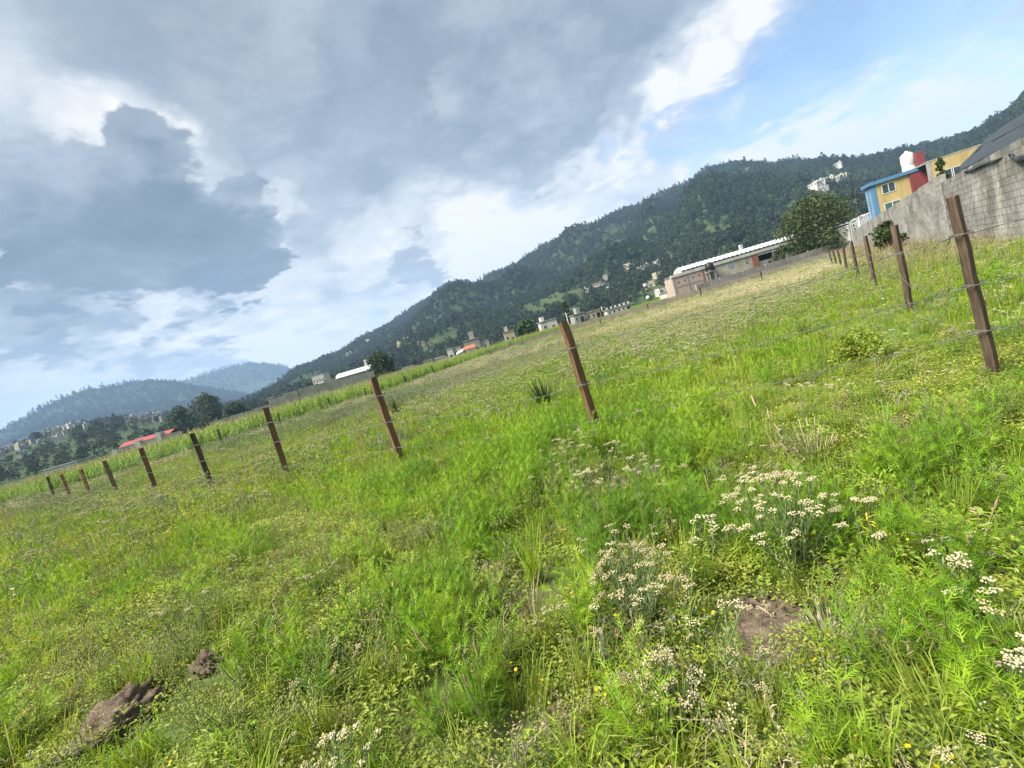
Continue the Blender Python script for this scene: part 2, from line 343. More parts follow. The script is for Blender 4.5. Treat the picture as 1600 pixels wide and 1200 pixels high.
# ------------------------------------------------------------------ mesh helpers
class MB:
    def __init__(s): s.v = []; s.f = []; s.m = []; s.sm = []
    def add(s, vs, fs, mat=0, smooth=False):
        o = len(s.v); s.v.extend([tuple(map(float, p)) for p in vs])
        for f in fs: s.f.append(tuple(i + o for i in f)); s.m.append(mat); s.sm.append(smooth)
    def tri(s, a, b, c, mat=0): s.add((a, b, c), ((0, 1, 2),), mat)
    def quad(s, a, b, c, d, mat=0): s.add((a, b, c, d), ((0, 1, 2, 3),), mat)
    def strip(s, pts, ws, side, mat=0):
        vs = []; n = len(pts)
        for p, w in zip(pts, ws):
            p = np.asarray(p, float); vs.append(p - side * w * 0.5); vs.append(p + side * w * 0.5)
        s.add(vs, [(2 * i, 2 * i + 1, 2 * i + 3, 2 * i + 2) for i in range(n - 1)], mat)
    def tube(s, pts, rad, n=6, mat=0, cap=True, smooth=True):
        pts = [np.asarray(p, float) for p in pts]
        if not hasattr(rad, '__len__'): rad = [rad] * len(pts)
        vs = []
        for i, p in enumerate(pts):
            t = pts[min(i + 1, len(pts) - 1)] - pts[max(i - 1, 0)]
            t = t / (np.linalg.norm(t) + 1e-9)
            a = np.cross(t, (0.31, 0.93, 0.18)) if abs(t[2]) > 0.8 else np.cross(t, (0, 0, 1))
            a = a / (np.linalg.norm(a) + 1e-9); b = np.cross(t, a)
            for k in range(n):
                q = 2 * math.pi * k / n
                vs.append(p + rad[i] * (math.cos(q) * a + math.sin(q) * b))
        fs = []
        for i in range(len(pts) - 1):
            for k in range(n):
                k2 = (k + 1) % n
                fs.append((i * n + k, i * n + k2, (i + 1) * n + k2, (i + 1) * n + k))
        s.add(vs, fs, mat, smooth)
        if cap:
            o = len(s.v) - len(vs)
            for base in (0, (len(pts) - 1) * n):
                s.f.append(tuple(o + base + k for k in range(n))); s.m.append(mat); s.sm.append(False)
    def box(s, x0, x1, y0, y1, z0, z1, mat=0):
        s.add([(x0, y0, z0), (x1, y0, z0), (x1, y1, z0), (x0, y1, z0), (x0, y0, z1), (x1, y0, z1), (x1, y1, z1), (x0, y1, z1)],
              [(0, 3, 2, 1), (4, 5, 6, 7), (0, 1, 5, 4), (1, 2, 6, 5), (2, 3, 7, 6), (3, 0, 4, 7)], mat)
    def ball(s, c, r, mat=0, sub=1, squash=1.0, jit=0.0, rg=None):
        vs, fs = ICO[sub]
        c = np.asarray(c, float)
        k = np.ones(len(vs)) if not jit else 1 + jit * (npr.random(len(vs)) - 0.5) * 2
        s.add([c + np.array((q[0] * r * kk, q[1] * r * kk, q[2] * r * squash * kk)) for q, kk in zip(vs, k)], fs, mat, True)
    def mesh(s, name, mats):
        me = bpy.data.meshes.new(name); me.from_pydata(s.v, [], s.f)
        for m in mats: me.materials.append(MATS[m])
        me.polygons.foreach_set('material_index', s.m); me.polygons.foreach_set('use_smooth', s.sm)
        me.update(); return me
    def obj(s, name, mats, parent=None, loc=None):
        o = bpy.data.objects.new(name, s.mesh(name, mats if isinstance(mats, (list, tuple)) else [mats]))
        COL.objects.link(o)
        if parent: o.parent = parent
        if loc is not None: o.location = loc
        return o
def ico(sub):
    bm = bmesh.new(); bmesh.ops.create_icosphere(bm, subdivisions=sub, radius=1.0)
    vs = [np.array(v.co) for v in bm.verts]; fs = [tuple(v.index for v in f.verts) for f in bm.faces]; bm.free(); return vs, fs
ICO = {i: ico(i) for i in (1, 2, 3, 4, 5)}
OCT = ([np.array(p, float) for p in ((1, 0, 0), (0, 1, 0), (-1, 0, 0), (0, -1, 0), (0, 0, 1), (0, 0, -0.6))],
       [(0, 1, 4), (1, 2, 4), (2, 3, 4), (3, 0, 4), (1, 0, 5), (2, 1, 5), (3, 2, 5), (0, 3, 5)])
ICO[0] = OCT
def tag(o, label=None, cat=None, group=None, kind=None):
    if label: o['label'] = label
    if cat: o['category'] = cat
    if group: o['group'] = group
    if kind: o['kind'] = kind
    return o
def empty(name, loc, rz=0.0):
    o = bpy.data.objects.new(name, None); COL.objects.link(o); o.location = loc; o.rotation_euler = (0, 0, rz); o.empty_display_size = 0.2
    return o
def link_copy(src, parent, loc, rot=(0, 0, 0), scl=(1, 1, 1)):
    c = src.copy(); COL.objects.link(c); c.parent = parent; c.location = loc; c.rotation_euler = rot; c.scale = scl; return c
def fb(x, y, seed=0, octs=4, base=1.0, gain=0.5):
    """cheap vectorised wave noise, about -1..1"""
    rg = np.random.default_rng(seed); out = np.zeros(np.broadcast(x, y).shape); a = 1.0; k = base; tot = 0
    for o in range(octs):
        for j in range(3):
            th = rg.random() * 6.283; ph = rg.random() * 6.283
            out = out + a * np.sin(k * (x * math.cos(th) + y * math.sin(th)) + ph + 1.3 * np.sin(k * 0.63 * (x * math.sin(th * 1.7) - y * math.cos(th * 1.7)) + ph * 2))
        tot += a * 1.9; a *= gain; k *= 2.03
    return out / tot

# ------------------------------------------------------------------ terrain
def field_z(x, y):
    r = np.hypot(x, y)
    near = np.clip(1 - r / 30.0, 0, 1)
    return 0.055 * fb(x, y, 1, 3, 1.7) * (0.35 + 0.65 * near) + 0.035 * fb(x, y, 2, 2, 7.0) * near + 0.10 * fb(x, y, 3, 2, 0.12) * np.clip(r / 25, 0, 1)
class Hill:
    def __init__(s, sil, R0_, R1_, drop=0.0, seed=5, pw=1.2, rough=0.10, back=0.45, wl=120.0):
        a = sorted(azel(*p) for p in sil)
        s.az = np.array([q[0] for q in a]); s.el = np.array([q[1] for q in a])
        s.R0, s.R1, s.drop, s.seed, s.pw, s.rough, s.back, s.wl = R0_, R1_, drop, seed, pw, rough, back, wl
    def z(s, x, y):
        az = np.arctan2(x, y); r = np.hypot(x, y)
        el = np.interp(az, s.az, s.el)
        r0 = np.interp(az, *s.R0) if isinstance(s.R0, tuple) else s.R0
        r1 = np.interp(az, *s.R1) if isinstance(s.R1, tuple) else s.R1
        top = np.tan(el) * r1 + EYE - s.drop
        q = (r - r0) / (r1 - r0)
        p = np.where(q < 1, np.clip(q, 0, 1) ** s.pw, 1 - (q - 1) * s.back)
        n = fb(x, y, s.seed, 4, 2 * math.pi / s.wl / 1.3, 0.5)
        env = np.clip(q, 0, 1) * np.clip(1.15 - q, 0, 1) * 4
        h = top * (p + s.rough * n * env)
        return np.where(q < 0, -2.0 + q * 40, h - 1.0 + np.clip(q * 30, 0, 1))
    def build(s, name, mat, a0, a1, na, rlist):
        az = np.linspace(a0, a1, na); rr = np.asarray(rlist)
        A, Rr = np.meshgrid(az, rr); x = np.sin(A) * Rr; y = np.cos(A) * Rr; z = np.maximum(s.z(x, y), -6)
        V = np.stack([x, y, z], -1).reshape(-1, 3); n = na
        i, j = np.meshgrid(np.arange(len(rr) - 1), np.arange(na - 1), indexing='ij')
        q = np.stack([i * n + j, i * n + j + 1, (i + 1) * n + j + 1, (i + 1) * n + j], -1).reshape(-1, 4)
        me = bpy.data.meshes.new(name); me.from_pydata(V.tolist(), [], q.tolist()); me.materials.append(MATS[mat])
        me.polygons.foreach_set('use_smooth', [True] * len(q)); me.update()
        o = bpy.data.objects.new(name, me); COL.objects.link(o); tag(o, kind='structure'); return o
# the ground: one sheet, fine by the viewer, out to the foot of the far hills
def build_ground():
    na = 288
    rr = np.concatenate([[0.0], np.geomspace(0.35, 4150, 190)])
    az = np.linspace(0, 2 * math.pi, na, endpoint=False)
    A, Rr = np.meshgrid(az, rr); x = np.sin(A) * Rr; y = np.cos(A) * Rr
    z = np.where(Rr < 140, field_z(x, y), 0.0)
    V = np.stack([x, y, z], -1).reshape(-1, 3)
    fs = []
    for i in range(len(rr) - 1):
        for j in range(na):
            j2 = (j + 1) % na
            fs.append((i * na + j, (i + 1) * na + j, (i + 1) * na + j2, i * na + j2))
    me = bpy.data.meshes.new('ground'); me.from_pydata(V.tolist(), [], fs); me.materials.append(MATS['field_soil'])
    me.polygons.foreach_set('use_smooth', [True] * len(fs)); me.update()
    bm = bmesh.new(); bm.from_mesh(me); bmesh.ops.remove_doubles(bm, verts=[v for v in bm.verts if abs(v.co.x) + abs(v.co.y) < 1e-4], dist=1e-3)
    bmesh.ops.recalc_face_normals(bm, faces=bm.faces); bm.to_mesh(me); bm.free()
    o = bpy.data.objects.new('ground', me); COL.objects.link(o); tag(o, 'weedy brown field soil stretching to the hills', kind='structure')
build_ground()
main_hill = Hill([(260, 668), (330, 648), (400, 615), (460, 580), (520, 552), (560, 530), (600, 508), (650, 478), (700, 449), (745, 434), (800, 410), (860, 386), (900, 366), (925, 346), (985, 316), (1050, 290), (1100, 269), (1180, 256), (1250, 248),
                  (1330, 244), (1400, 228), (1480, 214), (1530, 196), (1562, 176), (1600, 142), (1680, 90), (1800, 60), (2000, 40)],
                 ((-0.7, 0.0, 0.5, 0.9, 1.2), (360, 300, 270, 240, 220)), ((-0.7, -0.3, 0.1, 0.6, 0.85, 1.2), (1600, 1350, 1150, 1050, 950, 750)), drop=9, seed=5, pw=1.12, rough=0.13, wl=210)
town_slope = Hill([(-200, 755), (-100, 725), (0, 703), (60, 680), (110, 664), (165, 656), (200, 652), (240, 648), (300, 643), (350, 634), (420, 622), (480, 615), (600, 590)], 240, 1350, drop=6, seed=8, pw=0.9, rough=0.08, wl=300)
ridge_a = Hill([(-400, 800), (-200, 745), (-60, 700), (0, 669), (30, 651), (60, 633), (90, 618), (130, 604), (165, 601), (200, 596), (245, 594), (283, 596), (330, 604), (380, 612), (430, 628), (520, 660)], 1500, 2350, drop=8, seed=12, pw=0.95, rough=0.09, wl=420)
ridge_b = Hill([(120, 660), (200, 622), (260, 603), (283, 594), (310, 584), (340, 577), (370, 571), (400, 568), (430, 569), (455, 575), (500, 592), (560, 625), (640, 640)], 2600, 3500, drop=8, seed=15, pw=0.95, rough=0.07, wl=500)
main_hill.build('forested_hill', 'hill_green', -0.62, 1.2, 190, np.concatenate([np.linspace(210, 800, 60), np.linspace(815, 1900, 60)]))
town_slope.build('town_slope_hill', 'hill_green', -1.2, -0.15, 100, np.concatenate([np.linspace(225, 1350, 70), np.linspace(1380, 1800, 8)]))
ridge_a.build('far_ridge_hill', 'hill_far', -1.25, -0.2, 120, np.concatenate([np.linspace(1450, 2350, 40), np.linspace(2400, 2800, 8)]))
ridge_b.build('farthest_ridge_hill', 'hill_far', -0.85, -0.1, 90, np.concatenate([np.linspace(2550, 3500, 30), np.linspace(3550, 3900, 8)]))

# ------------------------------------------------------------------ scattering (stuff only)
PROTO = {}
def proto(coll, builds):
    c = bpy.data.collections.new(coll)
    for i, (mb, mats) in enumerate(builds):
        o = bpy.data.objects.new('%s_%02d' % (coll, i), mb.mesh(coll, mats)); c.objects.link(o)
    PROTO[coll] = (c, len(builds)); return c
def scatter(name, coll, P, rot, scl, idx, label, cat=None):
    me = bpy.data.meshes.new(name); n = len(P)
    me.vertices.add(n); me.vertices.foreach_set('co', np.asarray(P, np.float32).ravel())
    a = me.attributes.new('rot', 'FLOAT_VECTOR', 'POINT'); a.data.foreach_set('vector', np.asarray(rot, np.float32).ravel())
    a = me.attributes.new('scl', 'FLOAT_VECTOR', 'POINT'); a.data.foreach_set('vector', np.asarray(scl, np.float32).ravel())
    a = me.attributes.new('pid', 'INT', 'POINT'); a.data.foreach_set('value', np.asarray(idx, np.int32))
    o = bpy.data.objects.new(name, me); COL.objects.link(o); tag(o, label, cat, kind='stuff')
    g = bpy.data.node_groups.new(name, 'GeometryNodeTree')
    g.interface.new_socket('Geometry', in_out='INPUT', socket_type='NodeSocketGeometry')
    g.interface.new_socket('Geometry', in_out='OUTPUT', socket_type='NodeSocketGeometry')
    N, L = g.nodes, g.links
    gi = N.new('NodeGroupInput'); go = N.new('NodeGroupOutput')
    iop = N.new('GeometryNodeInstanceOnPoints'); ci = N.new('GeometryNodeCollectionInfo')
    ci.inputs['Collection'].default_value = PROTO[coll][0]; ci.inputs['Separate Children'].default_value = True; ci.inputs['Reset Children'].default_value = True
    def na(nm, ty):
        q = N.new('GeometryNodeInputNamedAttribute'); q.data_type = ty; q.inputs['Name'].default_value = nm; return q.outputs[0]
    er = N.new('FunctionNodeEulerToRotation'); L.new(na('rot', 'FLOAT_VECTOR'), er.inputs[0])
    L.new(gi.outputs[0], iop.inputs['Points']); L.new(ci.outputs[0], iop.inputs['Instance'])
    iop.inputs['Pick Instance'].default_value = True
    L.new(na('pid', 'INT'), iop.inputs['Instance Index']); L.new(er.outputs[0], iop.inputs['Rotation']); L.new(na('scl', 'FLOAT_VECTOR'), iop.inputs['Scale'])
    L.new(iop.outputs[0], go.inputs[0])
    md = o.modifiers.new('scatter', 'NODES'); md.node_group = g
    return o
def scat_simple(name, coll, P, label, s0, s1, tilt=0.12, cat=None, which=None, zs=None):
    n = len(P)
    rot = np.stack([npr.normal(0, tilt, n), npr.normal(0, tilt, n), npr.random(n) * 6.283], -1)
    s = s0 + (s1 - s0) * npr.random(n) ** 1.3
    scl = np.stack([s, s, s * (0.8 + 0.4 * npr.random(n))], -1)
    if zs is not None: scl = scl * np.asarray(zs)[:, None]
    idx = npr.integers(0, PROTO[coll][1], n) if which is None else which
    return scatter(name, coll, P, rot, scl, idx, label, cat)

# ------------------------------------------------------------------ trees
def leaf_card(mb, c, size, mat, rg, up=0.3):
    n = np.array([rg.gauss(0, 1), rg.gauss(0, 1), rg.gauss(0, 1) + up]); n /= np.linalg.norm(n) + 1e-9
    a = np.cross(n, (rg.random() - .5, rg.random() - .5, rg.random() - .5)); a /= np.linalg.norm(a) + 1e-9
    b = np.cross(n, a); s = size * (0.6 + 0.8 * rg.random())
    c = np.asarray(c)
    mb.quad(c - a * s * .5, c + b * s * .32 + n * s * .08, c + a * s * .5, c - b * s * .32 + n * s * .05, mat)
def crown_mesh(mb, rg, h0, h1, rx, ry, nclump, nleaf, leaf, mat, shape='round', hollow=0.55):
    """leaf cards in clumps spread through an uneven crown volume"""
    for k in range(nclump):
        t = rg.random(); q = rg.random() * 6.283
        z = h0 + (h1 - h0) * t
        if shape == 'round': env = math.sqrt(max(0.02, 1 - (2 * t - 0.95) ** 2))
        elif shape == 'cone': env = max(0.06, 1 - t) ** 0.85
        else: env = max(0.1, math.sin(math.pi * min(1, 0.15 + 0.85 * t)) ** 0.6)
        rr = env * (hollow + (1 - hollow) * rg.random() ** 0.5) * (0.85 + 0.3 * math.sin(3 * q + k))
        c = np.array((rx * rr * math.cos(q), ry * rr * math.sin(q), z))
        cr = 0.30 * min(rx, (h1 - h0) * .5) * (0.6 + 0.8 * rg.random())
        for j in range(nleaf):
            d = np.array((rg.gauss(0, 1), rg.gauss(0, 1), rg.gauss(0, .8))); d /= np.linalg.norm(d) + 1e-9
            leaf_card(mb, c + d * cr * (0.55 + 0.5 * rg.random()), leaf, mat, rg)
def far_trees():
    out = []
    for i in range(5):
        rg = random.Random(100 + i); mb = MB()
        mb.tube([(0, 0, -0.5), (0.1, 0, 2.5), (0, 0.1, 5)], [0.3, 0.22, 0.1], 5, 1)
        crown_mesh(mb, rg, 1.4, 8.2 + rg.random() * 2, 3.6, 3.6, 26, 11, 1.15, 0, 'round')
        out.append((mb, ['forest_leaf', 'bark']))
    for i in range(3):
        rg = random.Random(200 + i); mb = MB()
        mb.tube([(0, 0, -0.5), (0, 0, 5), (0, 0, 11)], [0.3, 0.22, 0.06], 5, 1)
        crown_mesh(mb, rg, 3.2, 13, 2.7, 2.7, 30, 9, 1.0, 0, 'plume')
        out.append((mb, ['forest_pine', 'bark']))
    for i in range(2):
        rg = random.Random(300 + i); mb = MB()
        crown_mesh(mb, rg, 0.1, 4.0, 2.4, 2.4, 18, 10, 0.85, 0, 'round')
        out.append((mb, ['forest_light', 'bark']))
    return out
proto('woodland_tree', far_trees())

HOUSE_SPOTS = []                   # (x, y, radius) kept free of trees
def in_ell(px, py, lst):
    m = np.zeros(px.shape)
    for (cx, cy, rx, ry, ang, w) in lst:
        ca, sa = math.cos(R(ang)), math.sin(R(ang))
        dx, dy = px - cx, py - cy
        u = (dx * ca + dy * sa) / rx; v = (-dx * sa + dy * ca) / ry
        m = np.maximum(m, w * np.clip(1.6 - 1.2 * np.sqrt(u * u + v * v), 0, 1))
    return m

# ------------------------------------------------------------------ town houses (each one an object)
def far_house_mesh(seed, mat):
    rg = random.Random(seed); mb = MB()
    w, d, h = 7 + 4 * rg.random(), 7 + 3 * rg.random(), rg.choice((3.2, 5.8, 5.8, 6.4))
    mb.box(-w / 2, w / 2, -d / 2, d / 2, -2.5, h, 0)
    mb.box(-w / 2 - .12, w / 2 + .12, -d / 2 - .12, d / 2 + .12, h, h + .25, 2)
    if rg.random() < .6:
        a = w * (.2 + .25 * rg.random()); mb.box(-w / 2 + .3, -w / 2 + .3 + a, -d / 2 + 1, d / 2 - 1, h + .25, h + 2.6, 0)
    if rg.random() < .7:
        mb.tube([(w * .25, 0, h + .25), (w * .25, 0, h + 1.7)], [.6, .6], 7, rg.choice((1, 2)))
    for st in range(1 if h < 4 else 2):
        for k in range(3):
            if rg.random() < .75:
                x = -w / 2 + w * (k + .5) / 3; z = 1.0 + 2.7 * st
                for y, s in ((-d / 2, -1), (d / 2, 1)):
                    mb.box(x - .6, x + .6, min(y, y + s * .06), max(y, y + s * .06), z, z + 1.2, 1)
    for st in range(1 if h < 4 else 2):
        for k in range(2):
            y = -d / 2 + d * (k + .5) / 2; z = 1.0 + 2.7 * st
            for x, s in ((-w / 2, -1), (w / 2, 1)):
                if rg.random() < .6: mb.box(min(x, x + s * .06), max(x, x + s * .06), y - .5, y + .5, z, z + 1.2, 1)
    return mb.mesh('far_house', [mat, 'opening_dark', 'whitewash'])
HM = {}
for ci, (cname, mat) in enumerate((('grey', 'grey_render'), ('white', 'whitewash'), ('cream', 'cream_render'), ('pinkish', 'pink_render'), ('tan', 'tan_render'))):
    HM[cname] = [far_house_mesh(40 + 7 * ci + k, mat) for k in range(3)]
def place_house(name, x, y, z, rz, cname, label, cat='house', group=None, s=1.0):
    me = rnd.choice(HM[cname]); o = bpy.data.objects.new(name, me); COL.objects.link(o)
    o.location = (x, y, z); o.rotation_euler = (0, 0, rz); o.scale = (s, s, s)
    tag(o, label, cat, group); HOUSE_SPOTS.append((x, y, 8.0 * s)); return o
TOWN = [(215, 668, 52, 22, -18, 1), (190, 690, 40, 14, -18, 1), (245, 645, 30, 10, -18, .8), (90, 675, 42, 12, -22, 1), (60, 690, 40, 10, -22, .8), (130, 662, 26, 7, -18, .9), (125, 695, 45, 9, -20, .9), (18, 708, 30, 14, -16, 1), (20, 725, 30, 8, -16, .9), (70, 712, 26, 7, -18, .9), (262, 642, 14, 6, 0, .7)]
def town():
    made = 0; tries = 0
    pts = []
    while made < 300 and tries < 60000:
        tries += 1
        az = rnd.uniform(-0.98, -0.5); r = math.sqrt(rnd.uniform(480 ** 2, 1340 ** 2))
        x, y = r * math.sin(az), r * math.cos(az)
        z = float(town_slope.z(np.array(x), np.array(y)))
        px, py = proj(np.array([[x, y, z + 2]]))
        if rnd.random() > in_ell(px, py, TOWN)[0] ** 1.5: continue
        if any((x - a) ** 2 + (y - b) ** 2 < (4.5 + r * .006) ** 2 for a, b in pts): continue
        pts.append((x, y)); made += 1
        c = rnd.choices(('grey', 'white', 'cream', 'pinkish', 'tan'), (3.4, 5, 2.2, .8, .8))[0]
        place_house('town_house', x, y, z + .8, rnd.choice((0, 1)) * math.pi / 2 + az * -1 + rnd.gauss(0, .25), c,
                    'small %s flat-roofed house in the crowded far town below the blue ridge' % c, group='%s houses of the far town' % c, s=min(1.1, r / 950 * rnd.uniform(.75, 1.05)))
town()
# houses scattered on the forested hill, seen at picture points
HILL_SPOTS = [
    (1280, 292, 'white', 'upper'), (1297, 284, 'white', 'upper'), (1312, 283, 'cream', 'upper'), (1288, 297, 'grey', 'upper'), (1275, 296, 'white', 'upper'), (1305, 290, 'white', 'upper'), (1320, 281, 'cream', 'upper'), (1310, 262, 'white', 'lone'),
    (1010, 421, 'white', 'mid'), (1002, 424, 'grey', 'mid'), (1027, 415, 'white', 'mid'), (1028, 434, 'cream', 'mid'), (1019, 447, 'cream', 'mid'), (1058, 409, 'white', 'mid'), (1012, 450, 'white', 'mid'), (1031, 462, 'white', 'mid'), (1040, 458, 'grey', 'mid'), (950, 456, 'white', 'low'), (982, 420, 'cream', 'mid'),
    (577, 536, 'white', 'left'), (547, 556, 'cream', 'left'), (660, 541, 'tan', 'left'), (630, 543, 'tan', 'left'), (637, 535, 'cream', 'left'), (1415, 224, 'grey', 'crest'), (1430, 218, 'grey', 'crest'), (920, 455, 'white', 'low')]
def on_hill(h, x, y, r0=170, r1=1500):
    d = ray(x, y); hd = math.hypot(d[0], d[1])
    rr = np.linspace(r0, r1, 3000)
    X = d[0] / hd * rr; Y = d[1] / hd * rr; Z = EYE + d[2] / hd * rr
    hit = np.nonzero(h.z(X, Y) > Z)[0]
    i = hit[0] if len(hit) else len(rr) - 1
    return X[i], Y[i], float(h.z(np.array(X[i]), np.array(Y[i])))
WHERE = {'upper': 'cluster high on the wooded hill', 'lone': 'gap alone near the wooded ridge', 'mid': 'trees uphill from the brick warehouse', 'low': 'trees below the pale two-storey house', 'left': 'trees of the hillside above the grey wall', 'crest': 'trees of the hill crest over the yellow house'}
for (x, y, c, wh) in HILL_SPOTS:
    X, Y, Z = on_hill(main_hill, x, y)
    place_house('hillside_house', X, Y, Z + .3, -math.atan2(X, Y) + rnd.gauss(0, .4), c, 'small %s house among the %s' % (c, WHERE[wh]), group='%s %s hillside houses' % (c, wh), s=min(1.0, math.hypot(X, Y) / F_PX * rnd.uniform(1.0, 1.3)))

# ------------------------------------------------------------------ woods on the hills (stuff)
CLEAR = [(690, 528, 55, 11, -22, .9), (870, 470, 75, 13, -28, .85), (475, 592, 40, 9, -22, .95), (620, 545, 40, 8, -20, .6), (560, 575, 50, 8, -20, .7), (1180, 400, 60, 10, -20, .6), (900, 478, 30, 9, -25, .8), (640, 550, 60, 5, -22, .5), (530, 560, 30, 6, -20, .5)]
def woods():
    # main hill
    n = 85000
    az = npr.uniform(-0.6, 1.12, n); r = np.sqrt(npr.uniform(215 ** 2, 1400 ** 2, n))
    x, y = r * np.sin(az), r * np.cos(az); z = main_hill.z(x, y)
    r0 = np.interp(az, *main_hill.R0); r1 = np.interp(az, *main_hill.R1)
    keep = (r > r0 + 6) & (r < r1 + 25)
    # left tail lies farther away
    px, py = proj(np.stack([x, y, z + 3], -1))
    cl = in_ell(px, py, CLEAR)
    patch = fb(x, y, 31, 3, 0.02)
    keep &= npr.random(n) > np.maximum(cl * 1.1, np.clip((patch - .35) * 1.4, 0, .75))
    for hx, hy, hr in HOUSE_SPOTS: keep &= (x - hx) ** 2 + (y - hy) ** 2 > hr ** 2
    # keep the strip that hides a hillside house from the viewer low
    for hx, hy, hr in HOUSE_SPOTS:
        hd = math.hypot(hx, hy); t = (x * hx + y * hy) / hd; off = np.abs(x * hy - y * hx) / hd
        keep &= ~((off < hr * .9) & (t < hd) & (t > hd - 22))
    x, y, z, az, r = x[keep], y[keep], z[keep], az[keep], r[keep]
    m = len(x); pn = fb(x, y, 33, 3, 0.012)
    u = npr.random(m)
    high = np.clip(z / 120, 0, 1)
    pine = u < np.clip(0.04 + 0.18 * high + .15 * pn, 0, .5)
    light = (~pine) & (npr.random(m) < np.clip(.16 - .2 * high + .3 * pn, 0, .5))
    idx = np.where(pine, 5 + npr.integers(0, 3, m), np.where(light, 8 + npr.integers(0, 2, m), npr.integers(0, 5, m)))
    scat_simple('hillside_forest', 'woodland_tree', np.stack([x, y, z - .3], -1), 'dark green wood covering the big hillside', .38, 1.05, .05, 'forest', idx)
    # town slope
    n = 36000
    az = npr.uniform(-1.12, -0.28, n); r = np.sqrt(npr.uniform(250 ** 2, 1380 ** 2, n)); x, y = r * np.sin(az), r * np.cos(az); z = town_slope.z(x, y)
    px, py = proj(np.stack([x, y, z + 3], -1))
    tw = in_ell(px, py, TOWN); px2, py2 = proj(np.stack([x, y, z + 8], -1)); tw = np.maximum(tw, .75 * in_ell(px2, py2, TOWN))
    keep = (npr.random(n) > tw * .86)
    for hx, hy, hr in HOUSE_SPOTS:
        keep &= (x - hx) ** 2 + (y - hy) ** 2 > (hr * .8) ** 2
        hd = math.hypot(hx, hy); t = (x * hx + y * hy) / hd; off = np.abs(x * hy - y * hx) / hd
        keep &= ~((off < hr * .7) & (t < hd) & (t > hd - 55) & (npr.random(n) < .85))
    x, y, z = x[keep], y[keep], z[keep]; m = len(x)
    zs = np.clip(.62 + .38 * (np.hypot(x, y) - 300) / 400, .62, 1.0)
    u = npr.random(m); idx = np.where(u < .75, npr.integers(0, 5, m), np.where(u < .85, 5 + npr.integers(0, 3, m), 8 + npr.integers(0, 2, m)))
    scat_simple('valley_wood', 'woodland_tree', np.stack([x, y, z - .3], -1), 'dark trees filling the valley around the far town', .3, .9, .05, 'trees', idx, zs)
    # far ridges
    n = 9000
    az = npr.uniform(-1.2, -0.25, n); r = npr.uniform(1700, 2360, n); x, y = r * np.sin(az), r * np.cos(az); z = ridge_a.z(x, y)
    idx = npr.integers(0, 8, n)
    scat_simple('ridge_wood', 'woodland_tree', np.stack([x, y, z - 1], -1), 'hazy wood on the long far ridge above the town', .8, 1.6, .05, 'forest', idx)
    n = 3000
    az = npr.uniform(-0.8, -0.2, n); r = npr.uniform(3100, 3520, n); x, y = r * np.sin(az), r * np.cos(az); z = ridge_b.z(x, y)
    scat_simple('distant_ridge_wood', 'woodland_tree', np.stack([x, y, z - 1], -1), 'blue hazy wood on the most distant hilltop', 1.0, 1.9, .05, 'forest', npr.integers(0, 8, n))
woods()

# ------------------------------------------------------------------ single trees one can tell apart
def hero_tree(name, x, y, z, h, w, label, seed, leafmat='tree_leaf', trunk=.25, ncl=110, nlf=38, leaf=.42, base=.16, shape='round'):
    rg = random.Random(seed); root = empty(name, (x, y, z), rg.random() * 6); tag(root, label, 'tree')
    tb = MB(); r0 = .022 * h + .05
    tb.tube([(0, 0, -.3), (.03 * h, 0, h * trunk * .6), (.01 * h, .03 * h, h * trunk), (0, 0, h * .7)], [r0 * 1.3, r0, r0 * .8, r0 * .25], 8, 0)
    for k in range(7):
        q = k * 2.4 + rg.random(); zz = h * (trunk + .3 * rg.random()); L_ = w * .36
        tb.tube([(0, 0, zz), (L_ * .5 * math.cos(q), L_ * .5 * math.sin(q), zz + h * .14), (L_ * math.cos(q), L_ * math.sin(q), zz + h * (.2 + .12 * rg.random()))], [r0 * .5, r0 * .33, r0 * .1], 6, 0)
    tb.obj('trunk', 'bark', root)
    cb = MB(); crown_mesh(cb, rg, h * base, h * .97, w * .44, w * .44, ncl, nlf, leaf, 0, shape, .35)
    cb.obj('crown', leafmat, root); return root
def tree_px(name, x, depth, ytop, wpx, label, seed, z=0.0, **k):
    X = Xat(x, depth); t = at(x, ytop, depth); h = t[2] - z
    # the top sits on the plumb line above the base
    for _ in range(6):
        px, py = proj(np.array([[X, depth, z + h]])); h += (py[0] - ytop) * depth / F_PX * .9
    return hero_tree(name, X, depth, z, h, wpx * math.hypot(X, depth) / F_PX * .92 * (depth / math.hypot(X, depth)), label, seed, **k)
tree_px('broad_tree', 1284, 80, 309, 122, 'broad dark green tree beside the white-roofed warehouse and the yellow house', 1, ncl=230, nlf=48, leaf=.45, base=.02)
tree_px('round_tree', 601, 118, 553, 54, 'round dark tree rising over the long grey wall past the corn', 2, ncl=120, leaf=.5, base=.05)
tree_px('dark_tree', 826, 112, 501, 44, 'low dark tree between white houses just behind the corn', 3, leafmat='dark_leaf', ncl=100, leaf=.5, base=.03)
tree_px('leafy_tree', 1066, 92, 459, 34, 'light green tree in front of the low houses near the globe lamp', 4, leafmat='forest_light', ncl=70, leaf=.4, base=.2)
tree_px('bushy_tree', 1100, 96, 452, 26, 'dark bushy tree against the left end of the brick warehouse', 5, ncl=50, leaf=.4, base=.05)
tree_px('valley_tree', 290, 190, 637, 44, 'dark rounded tree standing behind the corn right of the red-roofed building', 6, leafmat='dark_leaf', ncl=90, leaf=.8, base=.03)
tree_px('spreading_tree', 335, 200, 618, 60, 'wide spreading tree at the right edge of the far town', 7, leafmat='forest_leaf', ncl=110, leaf=.8, base=.05)
